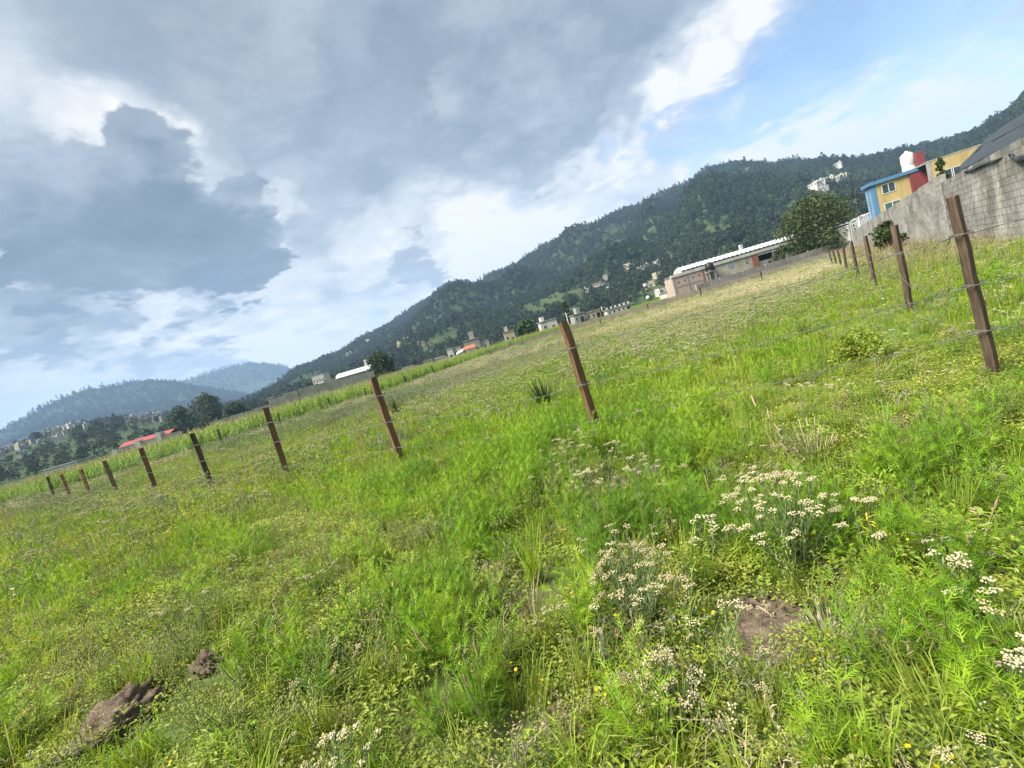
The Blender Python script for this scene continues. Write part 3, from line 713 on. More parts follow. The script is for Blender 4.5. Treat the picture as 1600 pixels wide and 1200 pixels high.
tree_px('young_tree', 490, 150, 598, 24, 'small dark tree behind the stepped end of the grey wall', 8, leafmat='dark_leaf', ncl=50, leaf=.6, base=.05)
tree_px('hillfoot_tree', 372, 175, 630, 40, 'dense tree at the hill foot left of the stepped grey wall', 9, leafmat='forest_leaf', ncl=80, leaf=.7, base=.03)
tree_px('scrub_tree', 135, 230, 702, 34, 'dark green tree in front of the tan house of the far town', 10, leafmat='dark_leaf', ncl=80, leaf=.9, base=.02)
tree_px('lone_pine', 890, 150, 470, 18, 'dark slender tree rising behind the tall brown fence post', 12, leafmat='dark_leaf', ncl=50, leaf=.5, base=.1, shape='plume')

# ------------------------------------------------------------------ buildings
def windowp(parent, x, z, w, h, y, glass='glass_dark', panes=2, nm='window'):
    """window on a face looking to -y: frame part with pane sub-parts"""
    fb_ = MB(); t = .07 * max(w, h) ** .3
    fb_.box(x - w / 2, x + w / 2, y - .05, y + .02, z, z + t); fb_.box(x - w / 2, x + w / 2, y - .05, y + .02, z + h - t, z + h)
    for k in range(panes + 1):
        xc = x - w / 2 + t / 2 + (w - t) * k / panes
        fb_.box(xc - t / 2, xc + t / 2, y - .048, y + .02, z + t, z + h - t)
    f = fb_.obj(nm, 'window_frame', parent)
    for k in range(panes):
        pb = MB(); xa = x - w / 2 + t + (w - t) * k / panes; xb = x - w / 2 + (w - t) * (k + 1) / panes
        pb.box(xa, xb, y - .02, y + .01, z + t, z + h - t); pb.obj('pane', glass, f)
    return f
def box_part(name, mat, parent, *b):
    m = MB(); m.box(*b); return m.obj(name, mat, parent)
def water_tank(x, y, z, r, h, mat, label):
    mb = MB(); n = 14
    mb.tube([(0, 0, 0), (0, 0, h * .3), (0, 0, h * .33), (0, 0, h * .6), (0, 0, h * .63), (0, 0, h * .82), (0, 0, h * .93), (0, 0, h * .97)], [r, r, r * 1.04, r * 1.04, r, r, r * .6, r * .25], n, 0)
    root = empty('water_tank', (x, y, z)); tag(root, label, 'water tank')
    mb.obj('tank_body', mat, root)
    l = MB(); l.tube([(0, 0, h * .971), (0, 0, h * 1.03)], [r * .26, r * .24], 10, 0); l.obj('lid', mat, root); return root
def corrugated(mb, x0, x1, prof, pitch, amp, mat=0):
    """sheet with ribs across x; prof: list of (y, z)"""
    n = int((x1 - x0) / pitch * 2); vs = []; fs = []
    for i in range(n + 1):
        x = x0 + (x1 - x0) * i / n; dz = amp * (i % 2)
        for (y, z) in prof: vs.append((x, y, z + dz))
    m = len(prof)
    for i in range(n):
        for j in range(m - 1): fs.append((i * m + j, (i + 1) * m + j, (i + 1) * m + j + 1, i * m + j + 1))
    mb.add(vs, fs, mat)

# brick warehouse with the white vaulted roof
WY = 86.0
wx0, wx1 = Xat(1055, WY), Xat(1259, WY)
W = empty('warehouse', ((wx0 + wx1) / 2, WY, 0)); tag(W, 'long pinkish brick warehouse with a white vaulted sheet roof beyond the field', 'warehouse')
hw = (wx1 - wx0) / 2; WH = EYE + 26 * WY / F_PX
def wxp(px): return Xat(px + 7, WY) - (wx0 + wx1) / 2
xa, xb, xc, xd = wxp(1094), wxp(1171), wxp(1181), wxp(1240)
box_part('brick_wall', 'brick_pink', W, -hw + .35, xa, .0, .3, 0, WH - .55)
box_part('side_wall', 'brick_pink', W, -hw + .05, -hw + .35, .3, 4.2, 0, WH - .55)
box_part('back_wall', 'grey_render', W, -hw + .4, hw, 4.2, 4.45, 0, WH)
box_part('block_wall', 'beige_wall', W, xa + .3, xb, .02, .3, 0, WH - .55)
box_part('low_wall', 'grey_render', W, xc, xd, .02, .3, 0, 2.6)
box_part('bay_shade_panel', 'opening_dark', W, xc, hw, 3.6, 3.8, 0, WH - .6)  # near-black panel standing in for the shade inside the open bay
box_part('floor_slab', 'grey_render', W, -hw + .4, hw, .35, 4.1, -.2, .12)
for (q0, q1, mt) in ((-hw, -hw + .35, 'grey_render'), (wxp(1070), wxp(1070) + .28, 'grey_render'), (xa, xa + .3, 'brick_red'), (xb, xc, 'brick_red'), (wxp(1204), wxp(1207), 'whitewash'), (xd, xd + .9, 'brick_red'), (hw - .8, hw - .1, 'brick_red')):
    box_part('column', mt, W, q0, q1, -.06, .34, 0, WH - .56)
box_part('concrete_band', 'grey_render', W, -hw + .36, xa - .01, -.04, .28, 2.15, 2.4)
box_part('fascia', 'whitewash', W, -hw - .15, hw + .2, -.15, .45, WH - .54, WH)
box_part('lintel', 'whitewash', W, xc + .02, hw - .05, -.02, .3, WH - 1.0, WH - .62)
rb = MB(); x0r = wxp(1066)
prof = [(0.5 + 3.9 * t, WH + .1 + .95 * math.sin(math.pi * (0.03 + .94 * t)) ** .7) for t in np.linspace(0, 1, 14)]
corrugated(rb, x0r, hw + .3, prof, .9, .13); rb.obj('roof_sheet', 'sheet_white', W)
gb = MB(); gb.add([(x0r, y, z) for y, z in prof] + [(x0r, y, WH - .02) for y, z in prof], [(j, j + 1, 14 + j + 1, 14 + j) for j in range(13)]); gb.obj('gable', 'whitewash', W)
windowp(W, wxp(1108.5), 3.15, 1.75, 1.25, -.0, 'glass_dark', 2)
for (px_, z_) in ((1056, 1.6 + 1.3), (1066, 3.0), (1079, 3.1), (1089, 3.2), (1163, 2.9)):
    box_part('vent_hole', 'opening_dark', W, wxp(px_) - .12, wxp(px_) + .12, -.03, .02, z_, z_ + .28)
box_part('poster', 'pale_blue_paint', W, wxp(1134), wxp(1142), -.02, .015, 3.0, 4.0)
box_part('roof_vent', 'sheet_white', W, wxp(1167), wxp(1171), 1.9, 2.5, WH + .9, WH + 2.1)
water_tank((wx0 + wx1) / 2 + wxp(1104), WY + .9 - 1.6, WH - 1.35, .75, 1.75, 'tank_black', 'black plastic water tank against the front of the brick warehouse')
tb_ = empty('tank_stand', ((wx0 + wx1) / 2 + wxp(1104), WY - .7, 0)); tag(tb_, 'plain concrete stand under the black water tank', 'stand')
for sx in (-.55, .55):
    for sy in (-.5, .5): box_part('leg', 'grey_render', tb_, sx - .1, sx + .1, sy - .1, sy + .1, -.1, WH - 1.5)
box_part('platform', 'grey_render', tb_, -.8, .8, -.7, .66, WH - 1.5, WH - 1.352)

# low weathered wall in front of it, joining the tall wall at the corner
def seg_wall(name, A, B, h, thick, mat, label, panel=4.0, col_mat=None, hvar=0.0, capm=None, group=None):
    A = np.array(A, float); B = np.array(B, float); d = B - A; Ln = np.linalg.norm(d); rz = math.atan2(d[1], d[0])
    root = empty(name, (A[0], A[1], 0), rz); tag(root, label, 'wall', group)
    n = max(1, int(round(Ln / panel))); pw = Ln / n
    for i in range(n):
        hh = (h(i / n) if callable(h) else h) * (1 + hvar * (rnd.random() - .5))
        box_part('panel', mat, root, i * pw + .13, (i + 1) * pw - .13, -thick / 2, thick / 2, -.4, hh)
        box_part('pillar', col_mat or mat, root, i * pw - .13, i * pw + .13, -thick / 2 - .03, thick / 2 + .03, -.4, hh + .03)
        if capm: box_part('coping', capm, root, i * pw + .132, (i + 1) * pw - .132, -thick / 2 - .03, thick / 2 + .03, hh + .002, hh + .08)
    return root
CORNER = np.array([0.7536 * 78 + 5.75, 78.0])
seg_wall('field_wall', (Xat(1088, 70), 70), CORNER + (-.6, .2), lambda t: 1.62 + .3 * t, .18, 'beige_wall', 'low weathered beige wall in front of the warehouse behind dry weeds', 5)

# tall grey boundary wall: plastered panels far off, concrete blocks close by
d_w = np.array([0.7536, 1.0]); d_w /= np.linalg.norm(d_w)
def wpt(Y): return np.array([0.7536 * Y + 5.75, Y])
TW = empty('boundary_wall', (*wpt(9.0), 0), math.atan2(d_w[1], d_w[0])); tag(TW, 'tall stained grey concrete wall along the right side of the field', 'wall')
kY = 1 / d_w[1]
L0 = (19.3 - 9) * kY; L1 = (78 - 9) * kY
npan = 15; pw = (L1 - L0) / npan
for i in range(npan):
    hh = 3.12 - .33 * (i / npan) + rnd.uniform(-.03, .03)
    box_part('panel', 'concrete', TW, L0 + i * pw + .15, L0 + (i + 1) * pw - .0, -.1, .1, -.4, hh)
    box_part('pillar', 'concrete', TW, L0 + i * pw - .15, L0 + i * pw + .148, -.104, .104, -.4, hh + .01)
bh, bw, gap = .205, .42, .011
core = box_part('mortar_core', 'mortar', TW, .0, L0 - .16, -.085, .085, -.4, 2.8)
bme = []
for k in range(4):
    mb = MB(); q = .006
    x1, z1 = bw - gap, bh - gap
    j = [npr.uniform(-.004, .004) for _ in range(8)]
    mb.add([(0, -.1, 0), (x1, -.1, 0), (x1, .1, 0), (0, .1, 0), (0, -.1, z1), (x1, -.1, z1), (x1, .1, z1), (0, .1, z1),
            (q + j[0], -.112 + j[1], q), (x1 - q, -.112 + j[2], q + abs(j[3])), (x1 - q + j[4], -.112 + j[5], z1 - q), (q, -.112 + j[6], z1 - q)],
           [(0, 3, 2, 1), (4, 5, 6, 7), (1, 2, 6, 5), (2, 3, 7, 6), (3, 0, 4, 7), (8, 9, 10, 11), (0, 1, 9, 8), (1, 5, 10, 9), (5, 4, 11, 10), (4, 0, 8, 11)])
    bme.append(mb.mesh('block', ['block']))
for r_ in range(14):
    off = (r_ % 2) * bw / 2
    n = int((L0 - .3) / bw)
    for c_ in range(n):
        x = .05 + off + c_ * bw
        if x + bw > L0 - .16: continue
        if r_ == 13 and rnd.random() < .25: continue
        o = bpy.data.objects.new('block', bme[rnd.randrange(4)]); COL.objects.link(o); o.parent = TW
        o.location = (x, rnd.uniform(-.002, .002), -.05 + r_ * bh); o.rotation_euler = (0, 0, rnd.gauss(0, .001))
# faded dark spray paint arcs on the blocks
def spray(cx, cz, rx, rz, a0, a1, w):
    mb = MB(); pts = [(cx + rx * math.cos(a), -.128, cz + rz * math.sin(a)) for a in np.linspace(a0, a1, 14)]
    vs = []
    for i, p in enumerate(pts):
        ww = w * (.5 + .5 * math.sin(math.pi * (i + .5) / 14))
        vs += [(p[0] * 1 - 0, p[1], p[2] - ww), (p[0], p[1], p[2] + ww), (p[0], p[1] + .006, p[2] + ww), (p[0], p[1] + .006, p[2] - ww)]
    fs = []
    for i in range(13):
        for k in range(4): fs.append((4 * i + k, 4 * i + (k + 1) % 4, 4 * i + 4 + (k + 1) % 4, 4 * i + 4 + k))
    fs += [(0, 1, 2, 3), (52, 53, 54, 55)]
    mb.add(vs, fs); mb.obj('spray_mark', 'paint_graffiti', TW)
spray(7.1, 1.25, .75, .35, .2, 2.9, .09); spray(8.4, 1.35, .5, .10, .2, 3.0, .06); spray(6.6, 1.05, .25, .35, -.6, 1.2, .07); spray(8.9, .75, .35, .3, .4, 2.7, .08); spray(9.3, 1.75, .3, .12, .2, 2.8, .05)

# yellow, red and blue house behind the wall
def len_to(x0, y0, rz, xpx, z=5.0):
    """length along a facade until it reaches a picture column at height z"""
    ls = np.linspace(.2, 30, 600); P = np.stack([x0 + ls * math.cos(rz), y0 + ls * math.sin(rz), np.full(600, z)], -1)
    return float(ls[np.argmin(np.abs(proj(P)[0] - xpx))])
HY, HR = 62.0, R(-20)
hx0 = Xat(1375, HY)
YH = empty('yellow_house', (hx0, HY, 0), HR); tag(YH, 'yellow two-storey house with a red stair block and blue trim behind the grey wall', 'house')
HT = EYE + 77 * HY / F_PX
wY = len_to(hx0, HY, HR, 1426); wR = len_to(hx0, HY, HR, 1456) - wY; HD = 2.0
box_part('front_wall', 'yellow_paint', YH, .45, wY, 0, .25, 0, HT - .45)
box_part('side_wall', 'pale_blue_paint', YH, -.0, .3, .3, HD, 0, HT - .45)
box_part('corner_trim', 'blue_paint', YH, -.05, .445, -.06, .295, 0, HT - .45)
box_part('side_trim', 'blue_paint', YH, -.06, -.001, 1.0, 1.3, 0, HT - .46)
box_part('back_wall', 'yellow_paint', YH, .3, wY + wR, HD - .25, HD, 0, HT - .45)
box_part('roof_slab', 'blue_paint', YH, -.3, wY + wR + .05, -.3, HD + .3, HT - .448, HT)
box_part('stair_block', 'red_paint', YH, wY + .02, wY + wR, -.22, HD - .3, 0, HT - .455)
box_part('rooftop_block', 'red_paint', YH, wY + wR * .6, wY + wR, 0.2, HD - .2, HT + .002, HT + 1.9)
windowp(YH, wY * .44, HT - 2.05, wY * .36, 1.3, -.0, 'glass_dark', 2)
windowp(YH, wY * .46, HT - 5.0, wY * .44, 1.7, -.0, 'glass_green', 2)
windowp(YH, wY + wR * .55, HT - 5.2, 1.1, .4, -.22, 'window_frame', 1)
tp = Vector((hx0, HY, 0)) + Matrix.Rotation(HR, 4, 'Z') @ Vector((wY + wR * .36, 1.3, 0))
water_tank(tp.x, tp.y, HT + .002, .72, 2.6, 'tank_white', 'white water tank on the roof of the yellow house')
# second yellow house closer to the wall
H2Y = 57.5; h2x = Xat(1469, H2Y)
YB = empty('ochre_house', (h2x, H2Y, 0), HR); tag(YB, 'plain yellow house with one wide two-pane window right of the red block', 'house')
HT2 = EYE + 82 * H2Y / F_PX; w2 = len_to(h2x, H2Y, HR, 1545)
box_part('front_wall', 'yellow_paint', YB, .02, w2, 0, .25, 0, HT2)
box_part('side_wall', 'grey_render', YB, -.28, .0, .0, .5, 0, HT2)
box_part('back_wall', 'yellow_paint', YB, .02, w2, 3.7, 4, 0, HT2)
box_part('roof_slab', 'grey_render', YB, -.3, w2 + .1, -.02, 4.1, HT2 + .002, HT2 + .2)
for q in (1475, 1492):
    windowp(YB, len_to(h2x, H2Y, HR, q + 8), HT2 - 3.1, 1.35, 1.6, -.0, 'glass_dark', 1)
# white sheet building between tree and house
WS = empty('white_shed', (Xat(1331, 74), 74, 0), R(-8)); tag(WS, 'white corrugated shed front between the broad tree and the yellow house', 'shed')
mb = MB(); vs = []; fs = []
n = 26
for i in range(n + 1):
    x = 4.6 * i / n; vs += [(x, .05 * (i % 2), 0), (x, .05 * (i % 2), 4.3 + .25 * math.sin(i * .9) * .3 + x * .16)]
for i in range(n): fs.append((2 * i, 2 * i + 2, 2 * i + 3, 2 * i + 1))
mb.add(vs, fs); mb.obj('front_sheet', 'sheet_white', WS)
box_part('side_wall', 'whitewash', WS, .0, .15, .2, 4, 0, 4.2); box_part('back_wall', 'whitewash', WS, .15, 4.6, 3.85, 4.0, 0, 4.3)
rb = MB(); rb.add([(0, .07, 4.4), (4.6, .07, 5.1), (4.6, 4, 5.2), (0, 4, 4.5), (0, .07, 4.46), (4.6, .07, 5.16), (4.6, 4, 5.26), (0, 4, 4.56)], [(0, 3, 2, 1), (4, 5, 6, 7), (0, 1, 5, 4), (1, 2, 6, 5), (2, 3, 7, 6), (3, 0, 4, 7)]); rb.obj('roof', 'sheet_white', WS)
PP = empty('white_pole', (Xat(1347, 66), 66, 0)); tag(PP, 'thin white pole in front of the corrugated shed', 'pole')
mb = MB(); mb.tube([(0, 0, -.2), (0, 0, 4.6)], [.11, .09], 8); mb.obj('shaft', 'whitewash', PP); mb = MB(); mb.tube([(-.5, 0, 4.55), (.5, 0, 4.55)], [.06, .06], 6); mb.obj('crossbar', 'whitewash', PP)

# dark sheeted shed behind the wall at the right edge
nrm_w = np.array([d_w[1], -d_w[0]])            # away from the field
def onwall(x, y, off):
    """where the sight line meets the upright plane set back from the wall by off"""
    d = ray(x, y); P0 = wpt(9.0) + nrm_w * off
    t = (P0 @ nrm_w) / (d[:2] @ nrm_w); return cam_pos + d * t
def tarp_shed():
    o0 = np.array([*wpt(13.0), 0.0]); root = empty('tarp_shed', tuple(o0)); tag(root, 'dark shed with a steep grey sheet roof and loose black tarpaulin over the wall', 'shed')
    def sheet(name, mat, bot, top, n, m, amp, seed, thick=.03):
        bt = [np.linspace(0, 1, len(bot)), np.array(bot)]; tp_ = [np.linspace(0, 1, len(top)), np.array(top)]
        vs = []
        for i in range(n + 1):
            u = i / n; B = np.array([np.interp(u, bt[0], bt[1][:, k]) for k in range(3)]); T = np.array([np.interp(u, tp_[0], tp_[1][:, k]) for k in range(3)])
            for j in range(m + 1):
                t = j / m; w = amp * (math.sin(u * 17 + 2.2 * math.sin(t * 4 + seed)) + .6 * math.sin(u * 37 + t * 8 + seed) + .4 * math.sin(t * 15 + u * 6))
                vs.append(B + (T - B) * t - o0 + np.array((nrm_w[0] * w, nrm_w[1] * w, w * .5)))
        fs = [(i * (m + 1) + j, (i + 1) * (m + 1) + j, (i + 1) * (m + 1) + j + 1, i * (m + 1) + j + 1) for i in range(n) for j in range(m)]
        b = MB(); b.add(vs, fs, 0, True); o = b.obj(name, mat, root); md = o.modifiers.new('thickness', 'SOLIDIFY'); md.thickness = thick
    low = [onwall(x, y, .3) for x, y in ((1496, 265), (1530, 252), (1580, 232), (1660, 196), (1760, 150))]
    midl = [onwall(x, y, 1.6) for x, y in ((1497, 263), (1535, 228), (1580, 205), (1660, 158), (1760, 105))]
    high = [onwall(x, y, 3.2) for x, y in ((1498, 261), (1547, 212), (1580, 188), (1660, 138), (1760, 80))]
    sheet('lower_roof_sheet', 'tarp_dark', low, midl, 40, 8, .05, 1); sheet('upper_roof_sheet', 'tarp_dark', midl, high, 40, 8, .05, 3)
    base = [np.array((p[0] + nrm_w[0] * 1.5, p[1] + nrm_w[1] * 1.5, 0)) for p in high]
    sheet('back_sheet', 'tarp_dark', base, [p + np.array((0, 0, -.05)) for p in high], 16, 5, .03, 5)
    ft = [onwall(x, y, -.16) for x, y in ((1500, 275), (1535, 258), (1580, 243), (1592, 252), (1640, 228), (1700, 200))]
    fh = [onwall(x, y, .1) for x, y in ((1496, 264), (1530, 250), (1580, 228), (1590, 222), (1640, 200), (1700, 170))]
    sheet('tarpaulin', 'tarp_dark', ft, fh, 44, 6, .04, 7)
    for k in (1, 2, 3):
        p = high[k] - o0; b = MB(); b.tube([(p[0], p[1], 0), (p[0], p[1], p[2] - .1)], [.09, .08], 7); b.obj('support_post', 'post_dark', root)
tarp_shed()

# medium houses along the far edge of the field
def mid_house(name, xl, xr, depth, ytop, label, mat='whitewash', storeys=1, cols=2, cat='house', rot=0.0, glass='opening_dark', d=6.0, tower=None, base=-1.0, roofmat='grey_render', shed=False, stubs=0):
    X0, X1 = Xat(xl, depth), Xat(xr, depth); xm = (xl + xr) / 2
    h = EYE + (yh(xm) - ytop) * math.cos(ROLL) * depth / F_PX
    w = X1 - X0
    root = empty(name, ((X0 + X1) / 2, depth, 0), rot); tag(root, label, cat)
    body = MB(); body.box(-w / 2, w / 2, 0, d, base, h); body.obj('walls', mat, root)
    if shed:
        b = MB(); corrugated(b, -w / 2 - .3, w / 2 + .3, [(-.4, h + .05), (d * .5, h + d * .16), (d + .4, h + .05)], .8, .08); b.obj('roof', roofmat, root)
    else:
        box_part('roof_slab', roofmat, root, -w / 2 - .2, w / 2 + .2, -.2, d + .2, h + .002, h + .2)
    top_ = h + .2
    if tower:
        f0, f1, th = tower; box_part('roof_room', mat, root, -w / 2 + w * f0, -w / 2 + w * f1, .6, d * .7, top_ + .002, top_ + th)
    for k in range(stubs):
        xx = -w / 2 + .3 + (w - .6) * k / max(1, stubs - 1); box_part('parapet_stub', mat, root, xx - .2, xx + .2, .1, .5, top_ + .002, top_ + .55)
    sh = h / storeys
    for s_ in range(storeys):
        for c in range(cols):
            ww = min(1.3, w / cols * .45); x = -w / 2 + w * (c + .5) / cols
            if ww < .3: continue
            z = s_ * sh + sh * .38
            if s_ == 0 and c == cols - 1 and storeys == 1:
                dr = box_part('door', 'opening_dark', root, x - .45, x + .45, -.04, .01, 0, min(2.1, h * .75))
            else: windowp(root, x, z, ww, min(1.2, sh * .42), 0, glass, 2 if ww > .8 else 1)
    return root
mid_house('block_house', 728, 752, 128, 530, 'grey house with a white rooftop room beside an orange awning past the corn', 'grey_render', 1, 2, tower=(.45, .75, 2.2), d=8)
mid_house('side_house', 752, 765, 130, 532, 'small pale grey annexe right of the grey house with a rooftop room', 'whitewash', 1, 1, d=5)
AW = empty('awning', (Xat(732, 124), 124, 0)); tag(AW, 'orange-red awning and white sheet in front of the grey house', 'awning')
mb = MB(); mb.add([(-1.2, -1, 2.3), (2.2, -1, 2.4), (2.2, 1.2, 3.2), (-1.2, 1.2, 3.1), (-1.2, -1, 2.34), (2.2, -1, 2.44), (2.2, 1.2, 3.24), (-1.2, 1.2, 3.14)], [(0, 3, 2, 1), (4, 5, 6, 7), (0, 1, 5, 4), (1, 2, 6, 5), (2, 3, 7, 6), (3, 0, 4, 7)]); mb.obj('canopy', 'orange_tarp', AW)
mb = MB(); mb.add([(-3.4, -1, 1.6), (-1.3, -1, 2.2), (-1.3, 1.2, 2.8), (-3.4, 1.2, 2.2), (-3.4, -1, 1.64), (-1.3, -1, 2.24), (-1.3, 1.2, 2.84), (-3.4, 1.2, 2.24)], [(0, 3, 2, 1), (4, 5, 6, 7), (0, 1, 5, 4), (1, 2, 6, 5), (2, 3, 7, 6), (3, 0, 4, 7)]); mb.obj('side_canopy', 'sheet_white', AW)
for q in (-3.3, -1.25, 2.1): box_part('pole', 'pole_grey', AW, q - .04, q + .04, -.98, -.9, -.2, 1.55 if q < -3 else 2.2)
mid_house('white_cottage', 701, 710, 140, 544, 'narrow white unfinished house left of the orange awning', 'whitewash', 1, 1, d=5)
mid_house('white_annexe', 711, 722, 142, 542, 'small white house with bare concrete stubs next to the narrow white house', 'whitewash', 1, 2, d=5)
mid_house('pale_cottage', 664, 676, 120, 563, 'small beige house low behind the corn near the middle of the far fence', 'beige_wall', 1, 2, d=5)
mid_house('brick_cottage', 677, 694, 122, 559, 'beige house with a flat pale roof just right of the smallest beige one', 'beige_wall', 1, 3, d=5, roofmat='whitewash')
mid_house('white_lodge', 847, 872, 118, 500, 'white house with a flat roof right of the dark tree behind the corn', 'whitewash', 1, 2, d=7, tower=(.1, .3, 1.2))
mid_house('cream_lodge', 790, 806, 135, 517, 'cream house half hidden by the dark tree behind the corn', 'cream_render', 1, 2, d=6, tower=(.2, .5, 1.4))
mid_house('low_house', 898, 914, 112, 490, 'low grey house with a small white rooftop tank box right of the tall post', 'grey_render', 1, 2, d=6, tower=(.4, .75, 1.5))
mid_house('cream_bungalow', 916, 939, 115, 486, 'low cream house among shrubs between two utility poles', 'cream_render', 1, 3, d=6)
mid_house('parapet_house', 948, 985, 112, 480, 'long low white house with a notched parapet near the globe lamp', 'whitewash', 1, 5, d=7, stubs=6)
mid_house('far_villa', 1042, 1054, 108, 455, 'small pale house wedged left of the brick warehouse', 'whitewash', 1, 1, d=5)
mid_house('long_white_shed', 528, 582, 150, 584, 'long white-roofed shed with skylight strips above the grey wall', 'grey_render', 1, 6, cat='shed', d=10, roofmat='sheet_white', shed=True)
mid_house('hill_block', 496, 514, 215, 583, 'pale two-storey block on the slope above the grey wall', 'whitewash', 2, 4, d=8)
mid_house('creamy_block', 575, 586, 155, 574, 'white narrow house with a tall tank at the right end of the long shed', 'whitewash', 1, 1, d=6, tower=(.2, .5, 3))
mid_house('grey_cottage', 424, 434, 130, 620, 'small grey house behind the stepped left end of the wall', 'grey_render', 1, 1, d=5)
mid_house('pump_house', 512, 522, 120, 592, 'small pale hut directly behind the grey wall', 'whitewash', 1, 1, d=4)
mid_house('red_roofed_building', 196, 262, 165, 688, 'long white building with a bright red roof beyond the corn', 'whitewash', 1, 9, cat='building', d=9, roofmat='red_roof', shed=True, rot=R(14))
mid_house('roadside_shed', 72, 122, 150, 727, 'low grey shed with a white roof edge behind the corn at far left', 'grey_render', 1, 6, cat='shed', d=7, roofmat='sheet_white')
SC = bpy.data.objects['red_roofed_building']
for q in (-9.5, -2.0, 5.0):
    box_part('gable_wall', 'whitewash', SC, q - .8, q + .8, -1.2, 2.2, 0, 4.4 + .12 * q)
X, Y, Z = on_hill(main_hill, 940, 452)
PH = empty('terrace_house', (X, Y, Z), -math.atan2(X, Y)); tag(PH, 'pale pink two-storey house with a balcony row on the wooded hillside', 'house')
k_ = math.hypot(X, Y) / F_PX
box_part('main_block', 'pink_render', PH, -11 * k_, 6 * k_, 0, 8, -3, 12 * k_); box_part('tower_block', 'grey_render', PH, 6.05 * k_, 13 * k_, -.5, 8, -3, 19 * k_)
box_part('roof_slab', 'brick_red', PH, -11.3 * k_, 6.02 * k_, -.4, 8.2, 12.02 * k_, 12.8 * k_); box_part('balcony', 'whitewash', PH, -11 * k_, 6 * k_, -1.0, -.02, 5.0 * k_, 6.2 * k_)
for q in range(5):
    windowp(PH, (-9.5 + 3.3 * q) * k_, 7.3 * k_, 1.9 * k_, 2.8 * k_, 0, 'opening_dark', 1); windowp(PH, (-9.5 + 3.3 * q) * k_, 1.2 * k_, 1.9 * k_, 2.6 * k_, 0, 'opening_dark', 1)
X, Y, Z = on_hill(main_hill, 660, 556)
GHh = empty('greenhouse', (X, Y, Z + .5), -math.atan2(X, Y) - .25); tag(GHh, 'long narrow white greenhouse strip on the lower wooded slope', 'greenhouse')
k_ = math.hypot(X, Y) / F_PX
mb = MB(); mb.tube([(-19 * k_, 0, .2), (19 * k_, 0, .2)], [1.5, 1.5], 12); mb.obj('plastic_cover', 'sheet_white', GHh); box_part('base_wall', 'whitewash', GHh, -19.2 * k_, 19.2 * k_, -1.6, 1.6, -2, .3)
HOUSE_SPOTS += [(X, Y, 12)]

# grey wall past the corn, stepped at its left end
A0 = np.array([Xat(588, 104), 104.0]); A1 = np.array([Xat(473, 96), 96.0]); A2 = np.array([Xat(330, 88), 88.0])
seg_wall('corn_wall', A1, A0, lambda t: 4.1 - .9 * t, .2, 'beige_wall', 'long grey-beige wall standing behind the corn field', 4, hvar=.02)
seg_wall('stepped_wall', A2, A1 + (-.35, -.1), lambda t: 2.5 + (0.9 if t > .6 else 0) + (.65 if t > .75 else 0), .2, 'beige_wall', 'stepped broken left stretch of the grey-beige wall behind the corn', 2.6, hvar=.10)
seg_wall('ruin_wall', (Xat(612, 108), 108), (Xat(700, 112), 112), lambda t: 1.9 + .5 * math.sin(t * 9), .2, 'beige_wall', 'low crumbling pale wall between the round tree and the beige houses', 3, hvar=.25)

# poles
def pole(x, depth, ytop, label, lamp=False, arm=True):
    X = Xat(x, depth); h = at(x, ytop, depth)[2]
    root = empty('street_lamp' if lamp else 'utility_pole', (X, depth, 0)); tag(root, label, 'lamp' if lamp else 'pole')
    mb = MB(); mb.tube([(0, 0, -.3), (0, 0, h)], [.16, .11] if not lamp else [.07, .06], 8); mb.obj('shaft', 'pole_grey' if not lamp else 'post_dark', root)
    if lamp:
        mb = MB(); mb.ball((0, 0, h + .16), .22, 0, 2); mb.obj('globe', 'lamp_globe', root); mb = MB(); mb.tube([(0, 0, h - .06), (0, 0, h + .02)], [.1, .14], 8); mb.obj('collar', 'pole_grey', root)
    elif arm:
        mb = MB(); mb.box(-.9, .9, -.06, .06, h - .5, h - .38); mb.obj('crossarm', 'pole_grey', root)
pole(888, 118, 487, 'concrete utility pole right behind the tall brown fence post')
pole(942, 116, 478, 'leaning grey utility pole between the low cream and white houses')
pole(1013, 52, 467, 'white globe lamp on a thin dark post at the far fence', lamp=True)
pole(578, 132, 567, 'pale thin pole by the round dark tree behind the wall', arm=False)

# ------------------------------------------------------------------ corn
def corn_protos():
    out = []
    for i in range(5):
        rg = random.Random(500 + i); mb = MB(); h = 1.55 + .3 * rg.random()
        mb.tube([(0, 0, 0), (.01, 0, h * .5), (0, .01, h)], [.016, .013, .006], 5, 0)
        q = rg.random() * 6
        for k in range(11):
            z = h * (.08 + .8 * k / 10); q += math.pi + rg.gauss(0, .35); Ln = .75 * (1 - .35 * abs(k / 10 - .5) * 2) * (.8 + .4 * rg.random())
            d = np.array((math.cos(q), math.sin(q), 0)); side = np.array((-d[1], d[0], 0))
            pts = [np.array((0, 0, z)), np.array((0, 0, z)) + d * Ln * .3 + (0, 0, Ln * .32), np.array((0, 0, z)) + d * Ln * .65 + (0, 0, Ln * .30), np.array((0, 0, z)) + d * Ln * .95 + (0, 0, -.02)]
            mb.strip(pts, [.05, .085, .07, .008], side, 0)
        for k in range(5):
            q = rg.random() * 6.28; e = .25 + .5 * rg.random(); Ln = .22 + .1 * rg.random()
            d = np.array((math.cos(q) * e, math.sin(q) * e, 1)); d /= np.linalg.norm(d)
            mb.strip([np.array((0, 0, h - .02)), np.array((0, 0, h)) + d * Ln * .6, np.array((0, 0, h)) + d * Ln + np.array((d[0], d[1], 0)) * .05], [.008, .013, .005], np.array((-math.sin(q), math.cos(q), 0)), 1)
        out.append((mb, ['corn_leaf', 'corn_tassel']))
    return out
